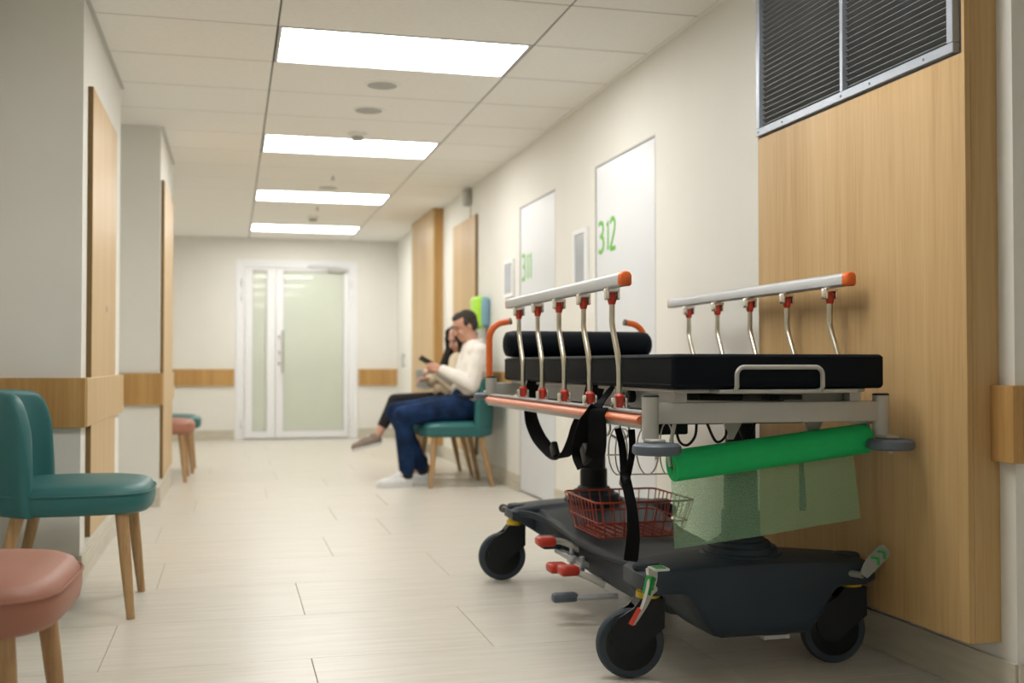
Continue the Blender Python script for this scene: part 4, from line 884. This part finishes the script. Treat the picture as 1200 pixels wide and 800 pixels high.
def person(base, label, A):
    Y = A['y']; mb = MB()
    H, HM = head_frame(A['head'], A['face'])
    hs = A.get('hs', 0.92)
    add_head(mb, H, HM, hs, A.get('fem', False))
    t = A['torso']                       # pelvis, waist, chest, neck base
    k = A.get('k', 1.0)
    mb.cap(t[3], Vector(A['head']) + Vector((0.012, 0, -0.04)), 0.058 * k, 0.054 * k)
    def trunk(m, g):
        for sy in (-1, 1):
            s = lambda p, dy: Vector(p) + Vector((0, sy * dy, 0))
            m.cap(s(t[0], 0.075), s(t[1], 0.060), 0.105 * k + g, 0.095 * k + g); m.cap(s(t[1], 0.060), s(t[2], 0.075), 0.095 * k + g, 0.105 * k + g)
            m.cap(s(t[2], 0.075), s(t[3], 0.04) - Vector((0, 0, 0.045)), 0.105 * k + g, 0.070 * k + g)
            m.cap(Vector(t[3]) - Vector((0, 0, 0.05)), A['arms'][sy][0], 0.060 * k + g, 0.058 * k + g)
    trunk(mb, 0)
    for sy in (-1, 1):
        limb(mb, A['arms'][sy], [0.052 * k, 0.041 * k, 0.026 * k]); limb(mb, A['legs'][sy], [0.085 * k, 0.058 * k, 0.036 * k])
        a = A['arms'][sy]; add_hand(mb, a[2], A['hand'][sy][0], A['hand'][sy][1], A['hand'][sy][2])
        an = Vector(A['legs'][sy][2]); tv = Vector(A['toes'][sy]) - an
        mb.cap(an, an + Vector((tv.x * 0.6, tv.y * 0.6, tv.z * 0.6 )), 0.034, 0.026)
    body = put_mesh('person', remesh(mb, 'person', 0.0055, 3), A['skin'], None, base)
    tag(body, label, 'person')
    # clothing
    m = MB(); t0_ = t[0]; t[0] = tuple(Vector(t[0]).lerp(Vector(t[1]), A.get('tuck', 0.8))); trunk(m, 0.014); t[0] = t0_
    for sy in (-1, 1):
        a = A['arms'][sy]; wv = Vector(a[1]).lerp(Vector(a[2]), 0.93)
        limb(m, [a[0], a[1], wv], [0.064 * k, 0.056 * k, 0.040 * k], A.get('loose', 0.004))
        q = Vector(a[0]).lerp(Vector(a[1]), 0.55); m.ell(q + Vector((0.01, 0, -0.01)), (0.062, 0.058, 0.045))
    m.ell(Vector(t[1]) + Vector((-0.04, 0, -0.01)), (0.11, 0.15, 0.07)); m.ell(Vector(t[1]) + Vector((-0.02, 0, 0.09)), (0.12, 0.155, 0.06))
    # cut away a neckline by keeping the collar low
    sh = put_mesh(A['top'][0], remesh(m, A['top'][0], 0.007, 5), A['top'][1], body)
    col = MB(); n0 = Vector(t[3]); col.tube([n0 + Vector((0.066 * math.cos(a_), 0.068 * math.sin(a_), 0.012 + 0.020 * math.cos(a_))) for a_ in [2 * PI * i / 20 for i in range(20)]], 0.014, 8, closed=True)
    put('collar', col, A['top'][1], sh)
    for sy in (-1, 1):
        a = A['arms'][sy]; d = (Vector(a[2]) - Vector(a[1])).normalized(); c0 = Vector(a[1]).lerp(Vector(a[2]), 0.86)
        put('cuff', MB().cyl(c0, c0 + d * 0.05, 0.042 * k, 0.038 * k), A['top'][1], sh)
    m = MB()
    for sy in (-1, 1):
        l = A['legs'][sy]; s = lambda p, dy: Vector(p) + Vector((0, sy * dy, 0))
        m.cap(s(t[0], 0.07), s(t[0], 0.07) + Vector((0, 0, 0.05)), 0.120 * k, 0.112 * k)
        end = Vector(l[1]).lerp(Vector(l[2]), A.get('hem', {}).get(sy, 1.0))
        limb(m, [l[0], l[1]], [0.104 * k, 0.076 * k]); limb(m, [l[1], Vector(l[1]).lerp(end, 0.5), end], [0.074 * k, A['calf'] + 0.008, A['calf']])
        m.ell(Vector(l[1]) + Vector((0.03, 0, -0.035)), (0.05, 0.06, 0.03))
    put_mesh('trousers', remesh(m, 'trousers', 0.007, 4), A['pants'], body)
    if A.get('belt'):
        b0 = Vector(t[0]).lerp(Vector(t[1]), 0.55)
        put('belt', MB().tube([b0 + Vector((0.128 * math.cos(a_), 0.198 * math.sin(a_), 0.03 * math.cos(a_) * -0.4)) for a_ in [2 * PI * i / 28 for i in range(28)]], 0.017, 8, closed=True, flat=0.8), 'belt', body)
    for sy in (-1, 1):
        put('eye', MB().ell(H(0.0895, sy * 0.031, 0.006, hs), (0.007, 0.013, 0.005), 10, 6, HM), 'eye_dark', body)
        put('eyebrow', MB().tube([H(0.096, sy * 0.014, 0.026, hs), H(0.097, sy * 0.032, 0.032, hs), H(0.086, sy * 0.050, 0.027, hs)], 0.0042, 6), A['hairm'], body)
    put('lips', MB().ell(H(0.0985, 0, -0.064, hs), (0.006, 0.020, 0.006), 12, 6, HM), 'lips', body)
    return body, H, HM

# the man
yb = 8.19
man_A = dict(y=yb, head=(1.732, yb + 0.01, 1.198), face=(-1, -0.10, -0.42), skin='skin_man', hs=0.90,
    torso=[(1.715, yb, 0.595), (1.765, yb, 0.72), (1.805, yb, 0.90), (1.790, yb, 1.060)],
    arms={-1: [(1.800, yb - 0.175, 1.000), (1.735, yb - 0.225, 0.755), (1.535, yb - 0.085, 0.865)], 1: [(1.800, yb + 0.175, 1.000), (1.715, yb + 0.215, 0.765), (1.530, yb + 0.075, 0.865)]},
    hand={-1: ((-0.85, 0.45, 0.25), (-0.25, -0.75, 0.55), (-0.3, 0.35, 0.9)), 1: ((-0.85, -0.45, 0.25), (-0.25, 0.75, 0.55), (-0.3, -0.35, 0.9))},
    legs={-1: [(1.655, yb - 0.095, 0.575), (1.232, yb - 0.125, 0.525), (1.262, yb - 0.125, 0.105)], 1: [(1.655, yb + 0.095, 0.580), (1.215, yb + 0.125, 0.545), (1.415, yb + 0.110, 0.110)]},
    toes={-1: (1.13, yb - 0.135, 0.055), 1: (1.28, yb + 0.115, 0.055)}, calf=0.058, top=('shirt', 'shirt_white'), pants='denim', belt=True, hairm='hair_grey', hem={-1: 0.95, 1: 0.95})
man, H, HM = person((1.70, yb, 0.0), 'seated person in white shirt and blue jeans looking down at a phone', man_A)
hm = MB(); s9 = 0.90
for c_, r_ in (((-0.030, 0, 0.046), (0.094, 0.083, 0.090)), ((-0.055, 0, 0.000), (0.060, 0.078, 0.070)), ((0.020, 0, 0.090), (0.070, 0.062, 0.044)), ((0.0, 0.070, 0.030), (0.030, 0.014, 0.035)), ((0.0, -0.070, 0.030), (0.030, 0.014, 0.035))):
    hm.ell(H(*c_, s9), [v * s9 for v in r_], 18, 12, HM)
put_mesh('hair', remesh(hm, 'hair', 0.006, 4), 'hair_grey', man)
shoe(man, (1.305, yb - 0.120, 0.0), (1.035, yb - 0.145, 0.0), 0, 'sneaker_white', 'sole_white', h=0.115)
shoe(man, (1.470, yb + 0.110, 0.0), (1.205, yb + 0.120, 0.0), 0, 'sneaker_white', 'sole_white', h=0.115)
for l in (-1, 1):
    an = Vector(man_A['legs'][l][2]); put('sock', MB().cap(an + Vector((0, 0, -0.015)), an + Vector((-0.002, 0, 0.065)), 0.047, 0.048), 'black_cloth', man)
# phone between the hands
pm = Matrix.Translation((1.440, yb - 0.005, 0.925)) @ Euler((-0.45, math.radians(30), math.radians(-4))).to_matrix().to_4x4()
ph = tag(put('mobile_phone', MB().box((-0.072, -0.036, -0.0042), (0.072, 0.036, 0.0042), 0.0035, 3, pm), 'phone_black'), 'black mobile phone held in the hands of the person in the white shirt', 'phone')
put('screen', MB().box((-0.068, -0.033, 0.0043), (0.068, 0.033, 0.0048), 0, 1, pm), 'sign_glass', ph)

# the woman, leaning in
yw = 8.90
wom_A = dict(y=yw, head=(1.800, yw - 0.10, 1.115), face=(-0.80, -0.55, -0.38), skin='skin_woman', fem=True, hs=0.86, k=0.88,
    torso=[(1.715, yw, 0.580), (1.755, yw, 0.70), (1.790, yw - 0.02, 0.84), (1.805, yw - 0.06, 0.980)],
    arms={-1: [(1.775, yw - 0.185, 0.935), (1.735, yw - 0.235, 0.725), (1.610, yw - 0.200, 0.835)], 1: [(1.775, yw + 0.125, 0.935), (1.700, yw + 0.160, 0.725), (1.575, yw + 0.000, 0.780)]},
    hand={-1: ((-0.9, 0.3, 0.25), (-0.2, -0.3, 0.9), (0.0, 0.9, 0.3)), 1: ((-0.9, -0.35, 0.1), (-0.1, 0.3, 0.9), (0.0, -0.9, 0.3))},
    legs={-1: [(1.655, yw - 0.08, 0.580), (1.330, yw - 0.02, 0.500), (1.540, yw + 0.040, 0.095)], 1: [(1.655, yw + 0.08, 0.590), (1.285, yw - 0.085, 0.605), (1.125, yw - 0.105, 0.315)]},
    toes={-1: (1.42, yw + 0.04, 0.055), 1: (1.02, yw - 0.105, 0.262)}, calf=0.046, top=('sweater', 'knit_cream'), pants='black_cloth', hairm='hair_dark', hem={-1: 0.85, 1: 0.62}, loose=0.014)
wom, H, HM = person((1.70, yw, 0.0), 'seated person with long dark hair, cream sweater and black trousers, one leg crossed', wom_A)
hm = MB(); s9 = 0.86
for c_, r_ in (((-0.022, 0, 0.050), (0.100, 0.092, 0.098)), ((-0.060, 0, -0.030), (0.064, 0.092, 0.100)), ((0.030, 0.050, 0.070), (0.066, 0.046, 0.058)), ((0.030, -0.050, 0.070), (0.066, 0.046, 0.058)), ((0.035, 0.074, 0.020), (0.040, 0.026, 0.060)), ((0.035, -0.074, 0.020), (0.040, 0.026, 0.060))):
    hm.ell(H(*c_, s9), [v * s9 for v in r_], 18, 12, HM)
for sy in (-1, 1):
    a0, a1 = H(0.040, sy * 0.078, 0.02, s9), H(0.040, sy * 0.086, -0.090, s9)
    a2 = a1 + Vector((-0.075 if sy < 0 else -0.03, -0.05, -0.15))
    hm.cap(a0, a1, 0.040, 0.050); hm.cap(a1, a2, 0.054, 0.042)
    b1 = H(-0.05, sy * 0.06, -0.08, s9); hm.cap(b1, b1 + Vector((0.0, 0, -0.16)), 0.054, 0.040)
put_mesh('hair', remesh(hm, 'hair', 0.007, 4), 'hair_dark', wom)
shoe(wom, (1.170, yw - 0.105, 0.268), (0.935, yw - 0.115, 0.212), 0, 'shoe_taupe', 'sole_white', h=0.070)
shoe(wom, (1.590, yw + 0.040, 0.0), (1.355, yw + 0.040, 0.0), 0, 'shoe_taupe', 'sole_white', h=0.070)
